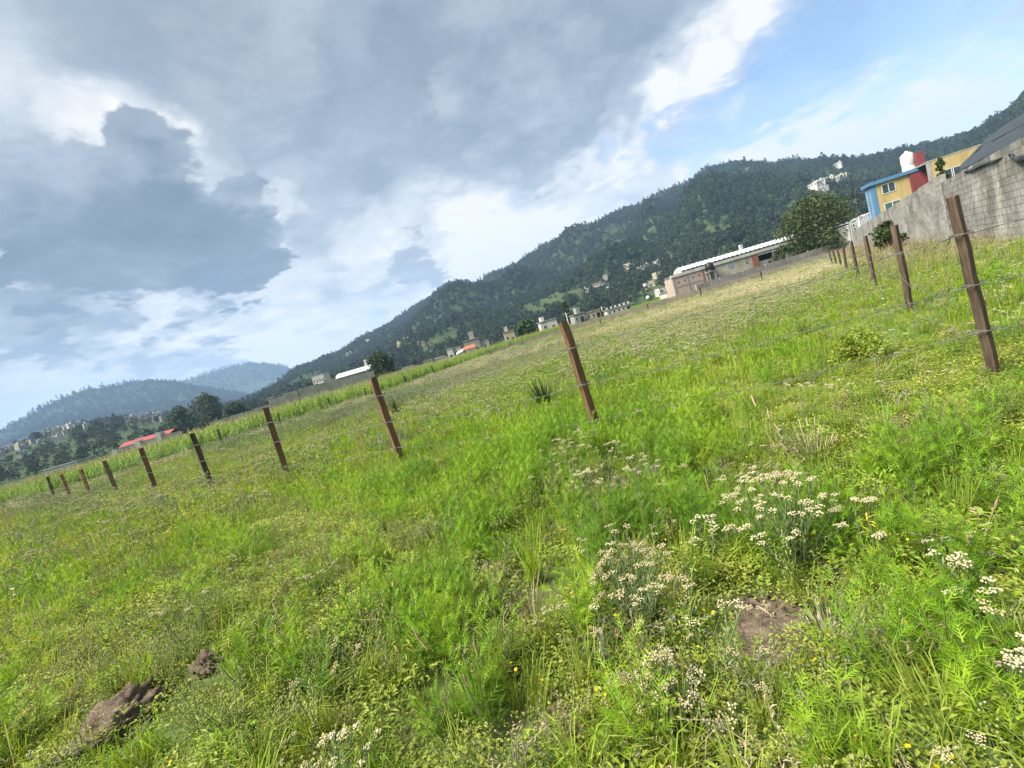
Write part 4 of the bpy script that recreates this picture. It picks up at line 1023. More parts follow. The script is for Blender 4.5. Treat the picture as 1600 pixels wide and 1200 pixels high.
proto('corn_plant', corn_protos())
def in_poly(x, y, poly):
    c = np.zeros(x.shape, bool); n = len(poly)
    for i in range(n):
        x0, y0 = poly[i]; x1, y1 = poly[(i + 1) % n]
        hit = ((y0 > y) != (y1 > y)) & (x < (x1 - x0) * (y - y0) / (y1 - y0 + 1e-12) + x0)
        c ^= hit
    return c
CORN_NEAR = [(-60, 812, 33), (0, 790, 31), (62, 772, 29.5), (150, 755, 27.5), (250, 727, 28), (400, 680, 31.5), (480, 662, 34), (592, 620, 40), (680, 592, 52), (770, 560, 66), (893, 515, 74)]
near_pts = [(Xat(x, d), d) for x, _, d in CORN_NEAR]
far_pts = [(Xat(893, 100), 100), (Xat(760, 96), 96), (Xat(600, 84), 84), (Xat(450, 78), 78), (Xat(300, 72), 72), (Xat(120, 66), 66), (Xat(-60, 58), 58)]
CORN_POLY = near_pts + far_pts
def corn():
    n = 60000
    x = npr.uniform(-75, 14, n); y = npr.uniform(24, 101, n)
    # rows run across, a little slanted
    th = R(-28); u = x * math.cos(th) + y * math.sin(th); v = -x * math.sin(th) + y * math.cos(th)
    v = np.round(v / .8) * .8 + npr.normal(0, .06, n)
    x = u * math.cos(th) - v * math.sin(th); y = u * math.sin(th) + v * math.cos(th)
    k = in_poly(x + npr.normal(0, .5, n), y + npr.normal(0, .6, n), CORN_POLY) & (fb(x, y, 44, 2, .9) > -.75); x, y = x[k], y[k]
    # the deep middle is hidden: thin it
    z = field_z(x, y)
    hv = .68 + .07 * fb(x, y, 41, 2, .3)
    scat_simple('corn_field', 'corn_plant', np.stack([x, y, z - .02], -1), 'field of green corn with tan tassels behind the far fence', .76, 1.2, .08, 'corn', zs=hv)
corn()

# ------------------------------------------------------------------ meadow plants
Z3 = np.array((0, 0, 1.0))
def dirv(q, e): return np.array((math.cos(q) * math.cos(e), math.sin(q) * math.cos(e), math.sin(e)))
def plume(mb, rg, base, tip, n, L0_, w, mat):
    """feathery shoot: fine forked leaflets climbing a stem"""
    base = np.asarray(base, float); tip = np.asarray(tip, float); ax = tip - base; ln = np.linalg.norm(ax); ax /= ln
    s1 = np.cross(ax, (0.3, 0.9, 0.1)); s1 /= np.linalg.norm(s1); s2 = np.cross(ax, s1)
    q = rg.random() * 6
    for k in range(n):
        t = .12 + .88 * k / n; q += 2.4 + rg.gauss(0, .2)
        c = base + ax * ln * t; out_ = math.cos(q) * s1 + math.sin(q) * s2
        spread = 1.15 - .55 * t
        d = out_ * spread + ax * (1 - .35 * spread); d /= np.linalg.norm(d)
        side = np.cross(d, ax); side /= np.linalg.norm(side) + 1e-9
        Lf = L0_ * (1.1 - .45 * t) * (.8 + .4 * rg.random())
        nrm = np.cross(side, d)
        end = c + d * Lf
        mb.tri(c - side * w * .6, c + side * w * .6, end, mat)
        for j in range(4):
            f = .2 + .19 * j; p = c + d * Lf * f; ll = Lf * (.58 - .09 * j)
            for sgn in (-1, 1):
                e = d * .75 + side * sgn * .66 + nrm * rg.gauss(0, .18); e /= np.linalg.norm(e)
                mb.tri(p - d * w * .6, p + d * w * .6, p + e * ll, mat)
def feathery(i, w=.0040, dens=.8, h=None):
    rg = random.Random(700 + i); mb = MB(); h = h or (.26 + .16 * rg.random())
    ns = 5 + int(3 * rg.random())
    for s_ in range(ns):
        q = s_ * 2.4 + rg.random(); lean = (.08 + .34 * rg.random()) if s_ else .05
        hh = h * (.62 + .38 * rg.random()) if s_ else h
        b = np.array((.02 * math.cos(q), .02 * math.sin(q), 0)); t = b + np.array((math.cos(q) * lean * hh, math.sin(q) * lean * hh, hh))
        mid = (b + t) / 2 + np.array((math.cos(q), math.sin(q), 0)) * -.012
        mb.tube([b, mid, t], [.0032, .0025, .001], 3, 1, False)
        plume(mb, rg, b + (t - b) * .12, t + (t - b) * .06, int(15 * dens), .085, w, 0)
    return (mb, ['feather_green', 'stem_green'])
proto('feather_weed', [feathery(i, .0042, .8) for i in range(5)])
def bush_herb(i, mat, leaf=.024, n=150, r=.17, h=.2, asp=.42):
    """leafy dome: leaves lie outward and up on the ends of spreading stems"""
    rg = random.Random(1700 + i); mb = MB()
    lobes = [(rg.gauss(0, r * .45), rg.gauss(0, r * .45), h * (.55 + .5 * rg.random()), r * (.35 + .3 * rg.random())) for _ in range(6)]
    for (lx, ly, lz, lr) in lobes:
        mb.tube([(lx * .2, ly * .2, 0), (lx * .7, ly * .7, lz * .6), (lx, ly, lz)], [.003, .0024, .0014], 3, 1, False)
        for k in range(n // 6):
            q = rg.random() * 6.283; e = math.asin(max(-.2, min(1, rg.gauss(.5, .4)))); d = dirv(q, e)
            c = np.array((lx, ly, lz)) + d * lr * (.55 + .5 * rg.random()) * np.array((1, 1, .75)) - Z3 * lr * .4
            o = dirv(q + rg.gauss(0, .7), .25 + rg.gauss(0, .35)); sd = np.cross(o, Z3); sd /= np.linalg.norm(sd) + 1e-9; up = np.cross(sd, o)
            L_ = leaf * (.6 + .8 * rg.random()); w = L_ * asp
            mb.add([c, c + o * L_ * .45 - sd * w * .5 + up * w * .18, c + o * L_ - Z3 * L_ * .12, c + o * L_ * .45 + sd * w * .5 + up * w * .18], [(0, 1, 2), (0, 2, 3)], 0)
    return (mb, [mat, 'stem_green'])
proto('leafy_weed', [bush_herb(i, m) for i, m in enumerate(('herb_green', 'herb_green', 'herb_olive', 'grass_bright', 'herb_olive'))] + [bush_herb(6, 'herb_green', .03, 120, .2, .16, .3), bush_herb(7, 'grass_bright', .034, 110, .18, .22, .2)])
proto('leafy_weed_mid', [bush_herb(10 + i, m, .04, 78, .22, .22, .4) for i, m in enumerate(('herb_green', 'herb_olive', 'herb_olive', 'grass_bright', 'herb_green'))])
proto('feather_weed_mid', [feathery(10 + i, .0075, .55) for i in range(4)])
def tuft(i, n=38, h=.22, w=.0042, spread=.55, mat='grass_green', seeds=0):
    rg = random.Random(800 + i); mb = MB()
    for k in range(n):
        q = rg.random() * 6.283; e = spread * rg.random() ** .7; hh = h * (.45 + .75 * rg.random())
        b = np.array((rg.gauss(0, .022), rg.gauss(0, .022), 0)); o = np.array((math.cos(q), math.sin(q), 0))
        side = np.array((-math.sin(q), math.cos(q), 0)) * math.cos(.6) + Z3 * 0
        pts = [b, b + o * e * hh * .25 + Z3 * hh * .45, b + o * e * hh * .62 + Z3 * hh * .8, b + o * e * hh * 1.15 + Z3 * hh * (.98 - .35 * e)]
        mb.strip(pts, [w, w, w * .75, w * .12], side, 0)
    for k in range(seeds):
        q = rg.random() * 6.283; hh = h * (1.3 + .7 * rg.random()); o = np.array((math.cos(q), math.sin(q), 0)) * .18 * rg.random()
        t = o * hh + Z3 * hh
        mb.tube([(0, 0, 0), o * hh * .35 + Z3 * hh * .55, t], [.0016, .0014, .001], 3, 1, False)
        for j in range(7):
            p = t - Z3 * .1 * hh * j * .25; qq = rg.random() * 6; dd = np.array((math.cos(qq) * .3, math.sin(qq) * .3, 1)) * .028
            mb.tri(p, p + np.array((.004, .002, 0)), p + dd, 1)
    return (mb, [mat, 'dry_straw'])
proto('grass_tuft', [tuft(i) for i in range(3)] + [tuft(3 + i, 44, .16, .0038, .9) for i in range(2)] + [tuft(6, 40, .24, .0045, .6, 'grass_bright'), tuft(7, 36, .2, .005, .8, 'grass_bright')])
proto('pale_grass', [tuft(20 + i, 34, .34, .0042, .5, m, n_) for i, (m, n_) in enumerate((('grass_pale', 4), ('herb_olive', 2), ('grass_green', 1)))])
def low_herb(i, mat='herb_green'):
    rg = random.Random(900 + i); mb = MB()
    for k in range(150):
        q = rg.random() * 6.283; rr = .15 * math.sqrt(rg.random()); z = .015 + .085 * rg.random() * (1 - rr / .22)
        p = np.array((rr * math.cos(q), rr * math.sin(q), z)); s_ = .0045 + .0065 * rg.random()
        n = np.array((rg.gauss(0, .4), rg.gauss(0, .4), 1)); n /= np.linalg.norm(n); a = np.cross(n, (math.cos(q * 3), math.sin(q * 3), 0)); a /= np.linalg.norm(a); b = np.cross(n, a)
        mb.add([p - a * s_, p - b * s_ * .6 - a * .2 * s_ + n * s_ * .2, p + a * s_, p + b * s_ * .6 - a * .2 * s_ + n * s_ * .2], [(0, 1, 2), (0, 2, 3)], 0)
        if k % 5 == 0: mb.strip([(rr * .4 * math.cos(q), rr * .4 * math.sin(q), 0), p], [.0018, .0015], b, 1)
    return (mb, [mat, 'stem_green'])
proto('ground_herb', [low_herb(i) for i in range(3)] + [low_herb(5, 'grass_green'), low_herb(6, 'herb_olive')])
def olive_weed(i, far=False):
    rg = random.Random(1000 + i); mb = MB(); h = .24 + .12 * rg.random(); lw = .005 if not far else .012
    for s_ in range(6 if not far else 4):
        q = s_ * 1.2 + rg.random(); lean = .1 + .45 * rg.random(); hh = h * (.6 + .4 * rg.random())
        o = np.array((math.cos(q), math.sin(q), 0)); pts = [np.zeros(3), o * lean * hh * .35 + Z3 * hh * .5, o * lean * hh + Z3 * hh]
        mb.tube(pts, [.0026, .002, .001], 3, 1, False)
        for k in range(15 if not far else 8):
            t = .15 + .85 * k / (15 if not far else 8); c = pts[0] + (pts[1] - pts[0]) * min(1, t * 2) if t < .5 else pts[1] + (pts[2] - pts[1]) * (t - .5) * 2
            qq = q + k * 2.4; d = dirv(qq, .5 + .3 * rg.random()); side = np.array((-math.sin(qq), math.cos(qq), 0)); Lf = (.032 - .014 * t) * (.7 + .6 * rg.random())
            mb.add([c, c + d * Lf * .5 - side * lw * .5, c + d * Lf, c + d * Lf * .5 + side * lw * .5], [(0, 1, 2, 3)], 0)
        for k in range(9):
            c = pts[2] - Z3 * .012 * k + np.array((rg.gauss(0, .006), rg.gauss(0, .006), 0)); mb.ball(c, .0052 if not far else .0085, 2, 0)
    return (mb, ['herb_olive', 'stem_green', 'grass_pale'])
proto('olive_weed', [olive_weed(i) for i in range(4)])
proto('olive_weed_mid', [olive_weed(20 + i, True) for i in range(3)])
def corymb(mb, rg, p, r, n, hs, m_head, sub=1):
    n = int(n * 2.2); hs *= .66
    for k in range(n):
        q = k * 2.4 + rg.random(); rr = r * math.sqrt((k + .5) / n) * (.85 + .3 * rg.random()); c = p + np.array((rr * math.cos(q), rr * math.sin(q), .35 * r * (1 - (rr / r) ** 2) + rg.gauss(0, .003)))
        mb.ball(c, hs * (.65 + .7 * rg.random()), m_head, sub, .85, .25)
def cream_stem(mb, rg, base, tip, nleaf, lw, ll, heads, hr, hs, m=(0, 1, 2), sub=1, branch=3):
    base = np.asarray(base, float); tip = np.asarray(tip, float); mid = (base + tip) / 2 + np.array((rg.gauss(0, .02), rg.gauss(0, .02), 0))
    mb.tube([base, mid, tip], [.004, .0032, .0022], 4, m[1], False)
    ln = np.linalg.norm(tip - base)
    for k in range(nleaf):
        t = .08 + .82 * k / nleaf; c = base + (mid - base) * t * 2 if t < .5 else mid + (tip - mid) * (t - .5) * 2
        q = k * 2.4 + rg.random(); d = dirv(q, .7 + .3 * rg.random()); side = np.array((-math.sin(q), math.cos(q), 0)); L_ = ll * (1.1 - .5 * t) * (.7 + .6 * rg.random())
        mb.strip([c, c + d * L_ * .5 + Z3 * .002, c + d * L_ - Z3 * L_ * .12], [lw * .7, lw, lw * .1], side, m[0])
    for b in range(branch):
        q = b * 6.283 / branch + rg.random(); p = tip + np.array((math.cos(q), math.sin(q), 0)) * hr * .75 + Z3 * rg.gauss(0, .008)
        mb.tube([tip - (tip - base) / ln * .05, p - Z3 * .005], [.002, .0016], 3, m[1], False)
        corymb(mb, rg, p, hr * .62, heads, hs, m[2], sub)
def cream_weed(i, far=False):
    rg = random.Random(1100 + i); mb = MB()
    for s_ in range(4 if not far else 5):
        q = s_ * 1.9 + rg.random(); e = .10 + .16 * rg.random(); h = .30 + .16 * rg.random()
        cream_stem(mb, rg, (0, 0, 0), (e * math.cos(q), e * math.sin(q), h), 14 if not far else 6, .005 if not far else .012, .045, 5 if not far else 3, .030 if not far else .04, .006 if not far else .010, sub=1 if not far else 0, branch=3 if not far else 2)
    return (mb, ['sage_leaf', 'stem_green', 'cream_head'])
proto('cream_weed', [cream_weed(i) for i in range(3)])
proto('cream_weed_mid', [cream_weed(10 + i, True) for i in range(4)])
def yellow_flower(i):
    rg = random.Random(1200 + i); mb = MB()
    for s_ in range(1 + int(2.5 * rg.random())):
        q = rg.random() * 6.28; h = .10 + .14 * rg.random(); t = np.array((.05 * math.cos(q), .05 * math.sin(q), h))
        mb.tube([(0, 0, 0), t * .5 + np.array((.01, 0, 0)), t], [.0016, .0014, .001], 3, 1, False)
        n = np.array((rg.gauss(0, .35), rg.gauss(0, .35), 1)); n /= np.linalg.norm(n); a = np.cross(n, (1, .2, 0)); a /= np.linalg.norm(a); b = np.cross(n, a); pr = .0085 + .003 * rg.random()
        for k in range(5):
            w_ = k * 6.283 / 5; d = math.cos(w_) * a + math.sin(w_) * b; sd = -math.sin(w_) * a + math.cos(w_) * b
            mb.add([t, t + d * pr * .6 - sd * pr * .42 + n * .001, t + d * pr + n * .002, t + d * pr * .6 + sd * pr * .42 + n * .001], [(0, 1, 2, 3)], 0)
        mb.ball(t + n * .001, .0028, 0, 0)
    return (mb, ['yellow_petal', 'stem_green'])
proto('yellow_flower', [yellow_flower(i) for i in range(4)])
def white_flower(i):
    mb, mt = yellow_flower(30 + i); return (mb, ['white_petal', 'stem_green'])
proto('white_flower', [white_flower(i) for i in range(3)])
def dry_weed(i, mat='dry_straw'):
    rg = random.Random(1300 + i); mb = MB()
    for s_ in range(9):
        q = rg.random() * 6.28; e = .25 + .9 * rg.random(); h = .10 + .2 * rg.random(); o = np.array((math.cos(q), math.sin(q), 0))
        pts = [o * .01, o * e * h * .5 + Z3 * h * .7, o * e * h + Z3 * h * (1 - .35 * e)]
        mb.tube(pts, [.0022, .0018, .001], 3, 0, False)
        for k in range(6):
            c = pts[1] + (pts[2] - pts[1]) * k / 5; d = dirv(rg.random() * 6.28, rg.gauss(.2, .5)); sd = np.cross(d, Z3); sd /= np.linalg.norm(sd) + 1e-9; L_ = .014 + .02 * rg.random()
            mb.strip([c, c + d * L_ * .5 + Z3 * .004, c + d * L_ - Z3 * .004], [.002, .005, .001], sd, 0)
    return (mb, [mat])
proto('dry_weed', [dry_weed(i) for i in range(3)] + [dry_weed(5, 'dry_grey'), dry_weed(6, 'dry_grey')])
# larger clumps for the distance
def far_clump(i, mat, n=70, r=.42, h=.34, w=.016, heads=None, hs=.02, nh=16):
    rg = random.Random(1400 + i); mb = MB()
    for k in range(n):
        q = rg.random() * 6.283; rr = r * math.sqrt(rg.random()); b = np.array((rr * math.cos(q), rr * math.sin(q), 0)); qq = rg.random() * 6.28; hh = h * (.4 + .7 * rg.random())
        o = np.array((math.cos(qq), math.sin(qq), 0)) * .4 * rg.random(); sd = np.array((-math.sin(qq * 2), math.cos(qq * 2), 0))
        mb.strip([b, b + o * hh * .4 + Z3 * hh * .55, b + o * hh + Z3 * hh], [w, w, w * .15], sd, 0)
    if heads:
        for k in range(nh):
            q = rg.random() * 6.283; rr = r * math.sqrt(rg.random()); c = np.array((rr * math.cos(q), rr * math.sin(q), h * (.75 + .5 * rg.random())))
            for j in range(3): mb.ball(c + np.array((rg.gauss(0, hs), rg.gauss(0, hs), rg.gauss(0, hs * .3))), hs * (.7 + .6 * rg.random()), 1, 0, .6)
    return (mb, [mat, heads] if heads else [mat])
proto('far_green', [far_clump(i, m) for i, m in enumerate(('grass_green', 'herb_green', 'grass_bright', 'grass_bright', 'feather_green'))])
proto('far_cream', [far_clump(10 + i, ('herb_green', 'grass_bright', 'grass_green')[i], 64, .42, .36, .018, 'cream_head', .020, 19) for i in range(3)])
proto('far_sage', [far_clump(20 + i, m, 60, .45, .4, .014, 'sage_leaf', .02, 8) for i, m in enumerate(('sage_leaf', 'sage_leaf', 'dry_grey'))])
proto('far_dry', [far_clump(30 + i, m, 60, .4, .75, .014, 'dry_grey', .018, 10) for i, m in enumerate(('dry_grey', 'dry_grey', 'dry_straw'))])

# where each kind grows, as patches marked at picture points and carried onto the ground
def cand(r0, r1, dens, half=1.15):
    area = half * (r1 * r1 - r0 * r0); n = int(area * dens)
    az = npr.uniform(-half, half, n); r = np.sqrt(npr.uniform(r0 * r0, r1 * r1, n))
    x, y = r * np.sin(az), r * np.cos(az); z = field_z(x, y)
    px, py = proj(np.stack([x, y, z], -1))
    return x, y, z, px, py, r
FEATHER = [(880, 720, 150, 60, -10, 1), (1060, 730, 130, 70, -10, 1), (820, 860, 110, 80, 0, .9), (720, 1010, 90, 110, 0, 1), (760, 1100, 90, 100, 0, .9), (1500, 1000, 130, 160, 10, 1), (1560, 1150, 100, 90, 0, 1), (1290, 840, 80, 60, 0, .9), (1420, 860, 80, 80, 0, .9),
           (1480, 760, 120, 80, 0, .8), (1120, 860, 60, 60, 0, .6), (980, 860, 60, 50, 0, .5), (650, 790, 90, 40, -15, .8), (520, 800, 50, 25, -15, .5), (1000, 1180, 60, 30, 0, .5), (480, 1080, 60, 50, 0, .5), (330, 870, 60, 30, 0, .5), (90, 930, 60, 30, 0, .4), (60, 1150, 90, 60, 0, .6), (270, 1180, 60, 30, 0, .9), (560, 930, 60, 40, 0, .4), (1580, 850, 60, 70, 0, .8), (1350, 1170, 80, 40, 0, .4)]
BARE = [(1212, 985, 115, 55, 10, 1), (860, 950, 60, 70, 50, .85), (1400, 668, 55, 14, 0, 1), (190, 1150, 80, 60, 0, 1), (330, 1050, 45, 22, 0, 1), (965, 770, 26, 26, 0, .9), (520, 955, 60, 18, -10, .55), (820, 1080, 30, 60, 0, .5), (690, 1110, 40, 30, 0, .6), (430, 940, 30, 20, 0, .5), (560, 1030, 50, 14, -10, .4), (300, 910, 40, 20, -20, .4), (310, 1110, 30, 20, 0, .5), (450, 1120, 30, 20, 0, .4), (1240, 1080, 60, 20, 0, .2)]
SAGE = [(1000, 960, 90, 90, 0, .8), (1050, 1060, 120, 80, 0, .9), (1000, 1140, 130, 60, 0, .7), (920, 760, 60, 50, 0, .8), (1250, 800, 60, 50, 0, .5), (1560, 920, 40, 80, 0, .4), (1180, 1100, 90, 60, 0, .4)]
CLUMPS = [(1225, 830, 62, 85, 0, 1), (1000, 925, 58, 85, 0, 1), (1052, 1085, 45, 55, 0, 1), (925, 765, 32, 35, 0, .9), (1005, 750, 34, 38, 0, .9), (1365, 860, 22, 60, 0, .9), (545, 1190, 50, 40, 0, 1), (1540, 920, 40, 70, 30, .8), (1595, 1070, 26, 60, 0, .9), (1110, 850, 30, 35, 0, .8), (1240, 910, 60, 30, 0, .8)]
OLIVE = [(300, 850, 330, 130, -12, 1), (450, 1000, 240, 110, -10, .8), (130, 1010, 200, 110, 0, .8), (560, 860, 150, 80, -10, .8), (1350, 1100, 130, 80, 0, .5), (380, 1130, 120, 60, 0, .7)]
FAR_CREAM = [(1060, 530, 190, 38, -16, 1), (1180, 480, 130, 28, -16, 1), (930, 560, 90, 25, -14, .8), (800, 590, 120, 30, -14, .6), (1250, 450, 70, 20, -18, .7), (740, 620, 120, 40, -14, .45), (480, 720, 100, 20, -14, .3), (250, 790, 120, 22, -10, .45), (160, 800, 100, 20, -8, .4), (430, 760, 60, 20, -10, .4)]
LUSH = [(1350, 560, 230, 70, -12, 1), (1500, 560, 140, 80, 0, .9), (1250, 620, 160, 50, 0, .9), (1000, 640, 160, 40, -10, .9), (800, 640, 150, 40, -10, .8), (1480, 460, 120, 40, -15, .5)]
SAGE_FAR = [(600, 640, 160, 14, -17, .9), (760, 580, 140, 12, -17, .9), (420, 690, 120, 14, -15, .7), (130, 790, 130, 20, -8, .5), (860, 650, 40, 30, 0, .5), (640, 700, 60, 12, 0, .4)]
def meadow():
    def free(x, y, px, py):
        return np.clip(1 - in_ell(px, py, BARE) * 1.15, 0, 1)
    A = {}
    def put(key, m, x, y, z): A.setdefault(key, []).append(np.stack([x[m], y[m], z[m] - .006], -1))
    # ---- close by
    x, y, z, px, py, r = cand(.55, 7.5, 560)
    fr = free(x, y, px, py); fe = in_ell(px, py, FEATHER); sg = in_ell(px, py, SAGE); ol = in_ell(px, py, OLIVE); lu = in_ell(px, py, LUSH)
    pn = fb(x, y, 51, 3, 2.6); pn2 = fb(x, y, 52, 3, 1.1); u = npr.random(len(x)); v = npr.random(len(x))
    right = np.clip((px - 500) / 400, 0, 1); ck = in_ell(px, py, CLUMPS); big = [(cx, cy, rx * 1.35 + 22, ry * 1.35 + 18, an, w) for (cx, cy, rx, ry, an, w) in BARE if w > .7]; bb = in_ell(px, py, big)
    pb_ = (.030 + .030 * ol) * (1 - .75 * fe) * (1 - .6 * sg) * (.55 + .9 * (pn2 > -.2))
    pf = np.clip(fe * .62 + .03 + .22 * (pn > .42) + .12 * (pn > .3) * right, 0, 1) * .17
    pg = (.15 + .12 * (pn2 > 0) + .10 * lu)
    pl = .26 * (1 - .6 * fe)
    po = (.08 + .48 * ol) * (1 - .7 * fe) * (.6 + .6 * (pn < .2))
    pd = .014 + .02 * (pn2 < -.3) + .035 * sg
    py_ = .019 * np.ones_like(u); pc = .004 + .085 * sg
    acc = np.zeros_like(u)
    for key, p in (('feather', pf), ('leafy', pb_), ('grass', pg * .42 * (1 - .5 * ol)), ('herb', pl), ('olive', po * .40), ('dry', pd), ('yellow', py_), ('cream', pc * .5)):
        hit = (u >= acc) & (u < acc + p) & ((v < fr) | ((key == 'dry') & (v < .35)))
        if key in ('feather', 'leafy'): hit &= (npr.random(len(u)) > ck * .92) & (npr.random(len(u)) > bb)
        put(key, hit, x, y, z); acc = acc + p
    # ---- middle
    x, y, z, px, py, r = cand(7.5, 26, 70)
    fr = free(x, y, px, py); fe = in_ell(px, py, FEATHER); fc = in_ell(px, py, FAR_CREAM); ol = in_ell(px, py, OLIVE); lu = in_ell(px, py, LUSH); sf = in_ell(px, py, SAGE_FAR)
    pn = fb(x, y, 53, 3, 1.1); u = npr.random(len(x)); v = npr.random(len(x)); acc = np.zeros_like(u)
    corn_in = in_poly(x, y, CORN_POLY)
    for key, p in (('feather_mid', .03 + .5 * fe + .10 * (pn > .3)), ('leafy_mid', .17 + .16 * ol - .06 * lu), ('grass', .14 + .3 * lu), ('olive_mid', (.12 + .22 * ol + .08 * (pn < -.1)) * (1 - .5 * lu)), ('cream_mid', .036 + .2 * fc), ('pale', (.03 + .04 * (pn < -.2)) * (1 - lu)), ('far_sage', .10 * sf), ('yellow', .03 * np.ones_like(u)), ('white', .02 * np.ones_like(u)), ('dry', .02 * np.ones_like(u))):
        put(key, (u >= acc) & (u < acc + p) & (v < fr) & ~corn_in, x, y, z); acc = acc + p
    # base cover in the middle
    x, y, z, px, py, r = cand(6.5, 30, 26); u = npr.random(len(x)); lu = in_ell(px, py, LUSH)
    c_ = ~in_poly(x, y, CORN_POLY) & (in_ell(px, py, BARE) < .3)
    put('far_green', c_ & (u < .8), x, y, z - .08)
    # ---- far
    x, y, z, px, py, r = cand(26, 92, 13)
    wall_side = x > 0.7536 * y + 5.4
    fc = in_ell(px, py, FAR_CREAM); lu = in_ell(px, py, LUSH); sf = in_ell(px, py, SAGE_FAR); pn = fb(x, y, 54, 3, .45); u = npr.random(len(x)); acc = np.zeros_like(u)
    ok = ~in_poly(x, y, CORN_POLY) & ~wall_side & (y < 83)
    dryband = ok & (y > np.interp(px, [690, 900, 1050, 1200, 1320], [64, 60, 54, 53, 55])) & (px > 690) & (px < 1330) & (y < 74)
    put('far_dry', dryband & (u < .85), x, y, z)
    ok &= ~dryband
    for key, p in (('far_cream', .10 + .85 * fc), ('far_sage', .10 + .55 * sf), ('far_green', .85 + 0 * fc)):
        put(key, (u >= acc) & (u < acc + p) & ok, x, y, z); acc = acc + p
    # scrub past the walls and the corn
    x, y, z, px, py, r = cand(60, 230, 1.2); u = npr.random(len(x))
    put('far_scrub', ~in_poly(x, y, CORN_POLY) & (y > 84), x, y, z * 0)
    # tall rank grass at the foot of the tall wall
    n = 2600; t = npr.uniform(10, 60, n); off = npr.uniform(.3, 3.2, n) ** 1.0
    x = 0.7536 * t + 5.75 - off * d_w[1]; y = t + off * d_w[0]; z = field_z(x, y)
    put('wall_grass', np.ones(n, bool), x, y, z)
    lab = {'leafy': ('leafy_weeds', 'leafy_weed', 'bushy small-leaved yellow-green weeds in the foreground', .6, 1.25, .15), 'leafy_mid': ('leafy_meadow', 'leafy_weed_mid', 'bushy yellow-green weeds around the fence', .7, 1.3, .12), 'feather': ('feathery_weeds', 'feather_weed', 'bright green feathery weeds in soft upright plumes', .65, 1.25, .14), 'grass': ('meadow_grass', 'grass_tuft', 'short green grass between the weeds', .6, 1.35, .15),
           'herb': ('ground_cover', 'ground_herb', 'low small-leaved green ground cover on the soil', .7, 1.4, .1), 'olive': ('seeding_weeds', 'olive_weed', 'olive green seeding weeds in the foreground', .55, 1.1, .2),
           'dry': ('dry_litter', 'dry_weed', 'dry brown and grey dead weed stems', .5, 1.1, .35), 'yellow': ('yellow_flowers', 'yellow_flower', 'tiny yellow flowers dotted through the weeds', .55, .95, .15),
           'cream': ('cream_flowering_weeds', 'cream_weed', 'grey-green weeds with cream flower heads', .5, .95, .2), 'feather_mid': ('feathery_meadow', 'feather_weed_mid', 'bright feathery weeds around the near fence', .7, 1.3, .12),
           'olive_mid': ('olive_meadow', 'olive_weed_mid', 'olive seeding weeds across the left field', .8, 1.4, .2), 'cream_mid': ('cream_meadow', 'cream_weed_mid', 'cream flowering weeds inside the fenced plot', .7, 1.2, .15), 'pale': ('pale_meadow_grass', 'pale_grass', 'pale seeding grass in the field', .7, 1.3, .15),
           'white': ('white_flowers', 'white_flower', 'tiny white flowers dotted over the field', 1.0, 1.8, .15), 'far_green': ('green_meadow', 'far_green', 'green weed cover of the field', .6, 1.15, .08), 'far_cream': ('flowering_meadow', 'far_cream', 'broad drift of pale cream flowering weeds in the middle of the field', .8, 1.3, .08),
           'far_sage': ('sage_meadow', 'far_sage', 'grey-green strip of weeds along the far fence', .7, 1.2, .08), 'far_dry': ('dry_weed_band', 'far_dry', 'tall brownish grey dead weeds in front of the low wall', .55, 1.0, .1), 'far_scrub': ('roadside_scrub', 'far_green', 'rough green scrub beyond the walls', 1.0, 2.4, .08), 'wall_grass': ('wall_foot_grass', 'pale_grass', 'rank tall grass at the foot of the grey wall', .8, 1.5, .15)}
    for k, ps in A.items():
        nm, co, lb, s0, s1, tl = lab[k]; P = np.concatenate(ps)
        qx, qy = proj(P)
        zs = 1 - .62 * in_ell(qx, qy, [(1500, 590, 170, 75, -10, 1), (1400, 520, 150, 60, -15, .8), (1300, 640, 120, 40, -10, .7)]) if k in ('feather', 'feather_mid', 'grass', 'leafy', 'leafy_mid', 'olive', 'olive_mid', 'cream_mid', 'pale', 'far_green') else None
        scat_simple(nm, co, P, lb, s0, s1, tl, 'weeds' if 'grass' not in nm else 'grass', zs=zs)
        print(nm, len(P))
meadow()

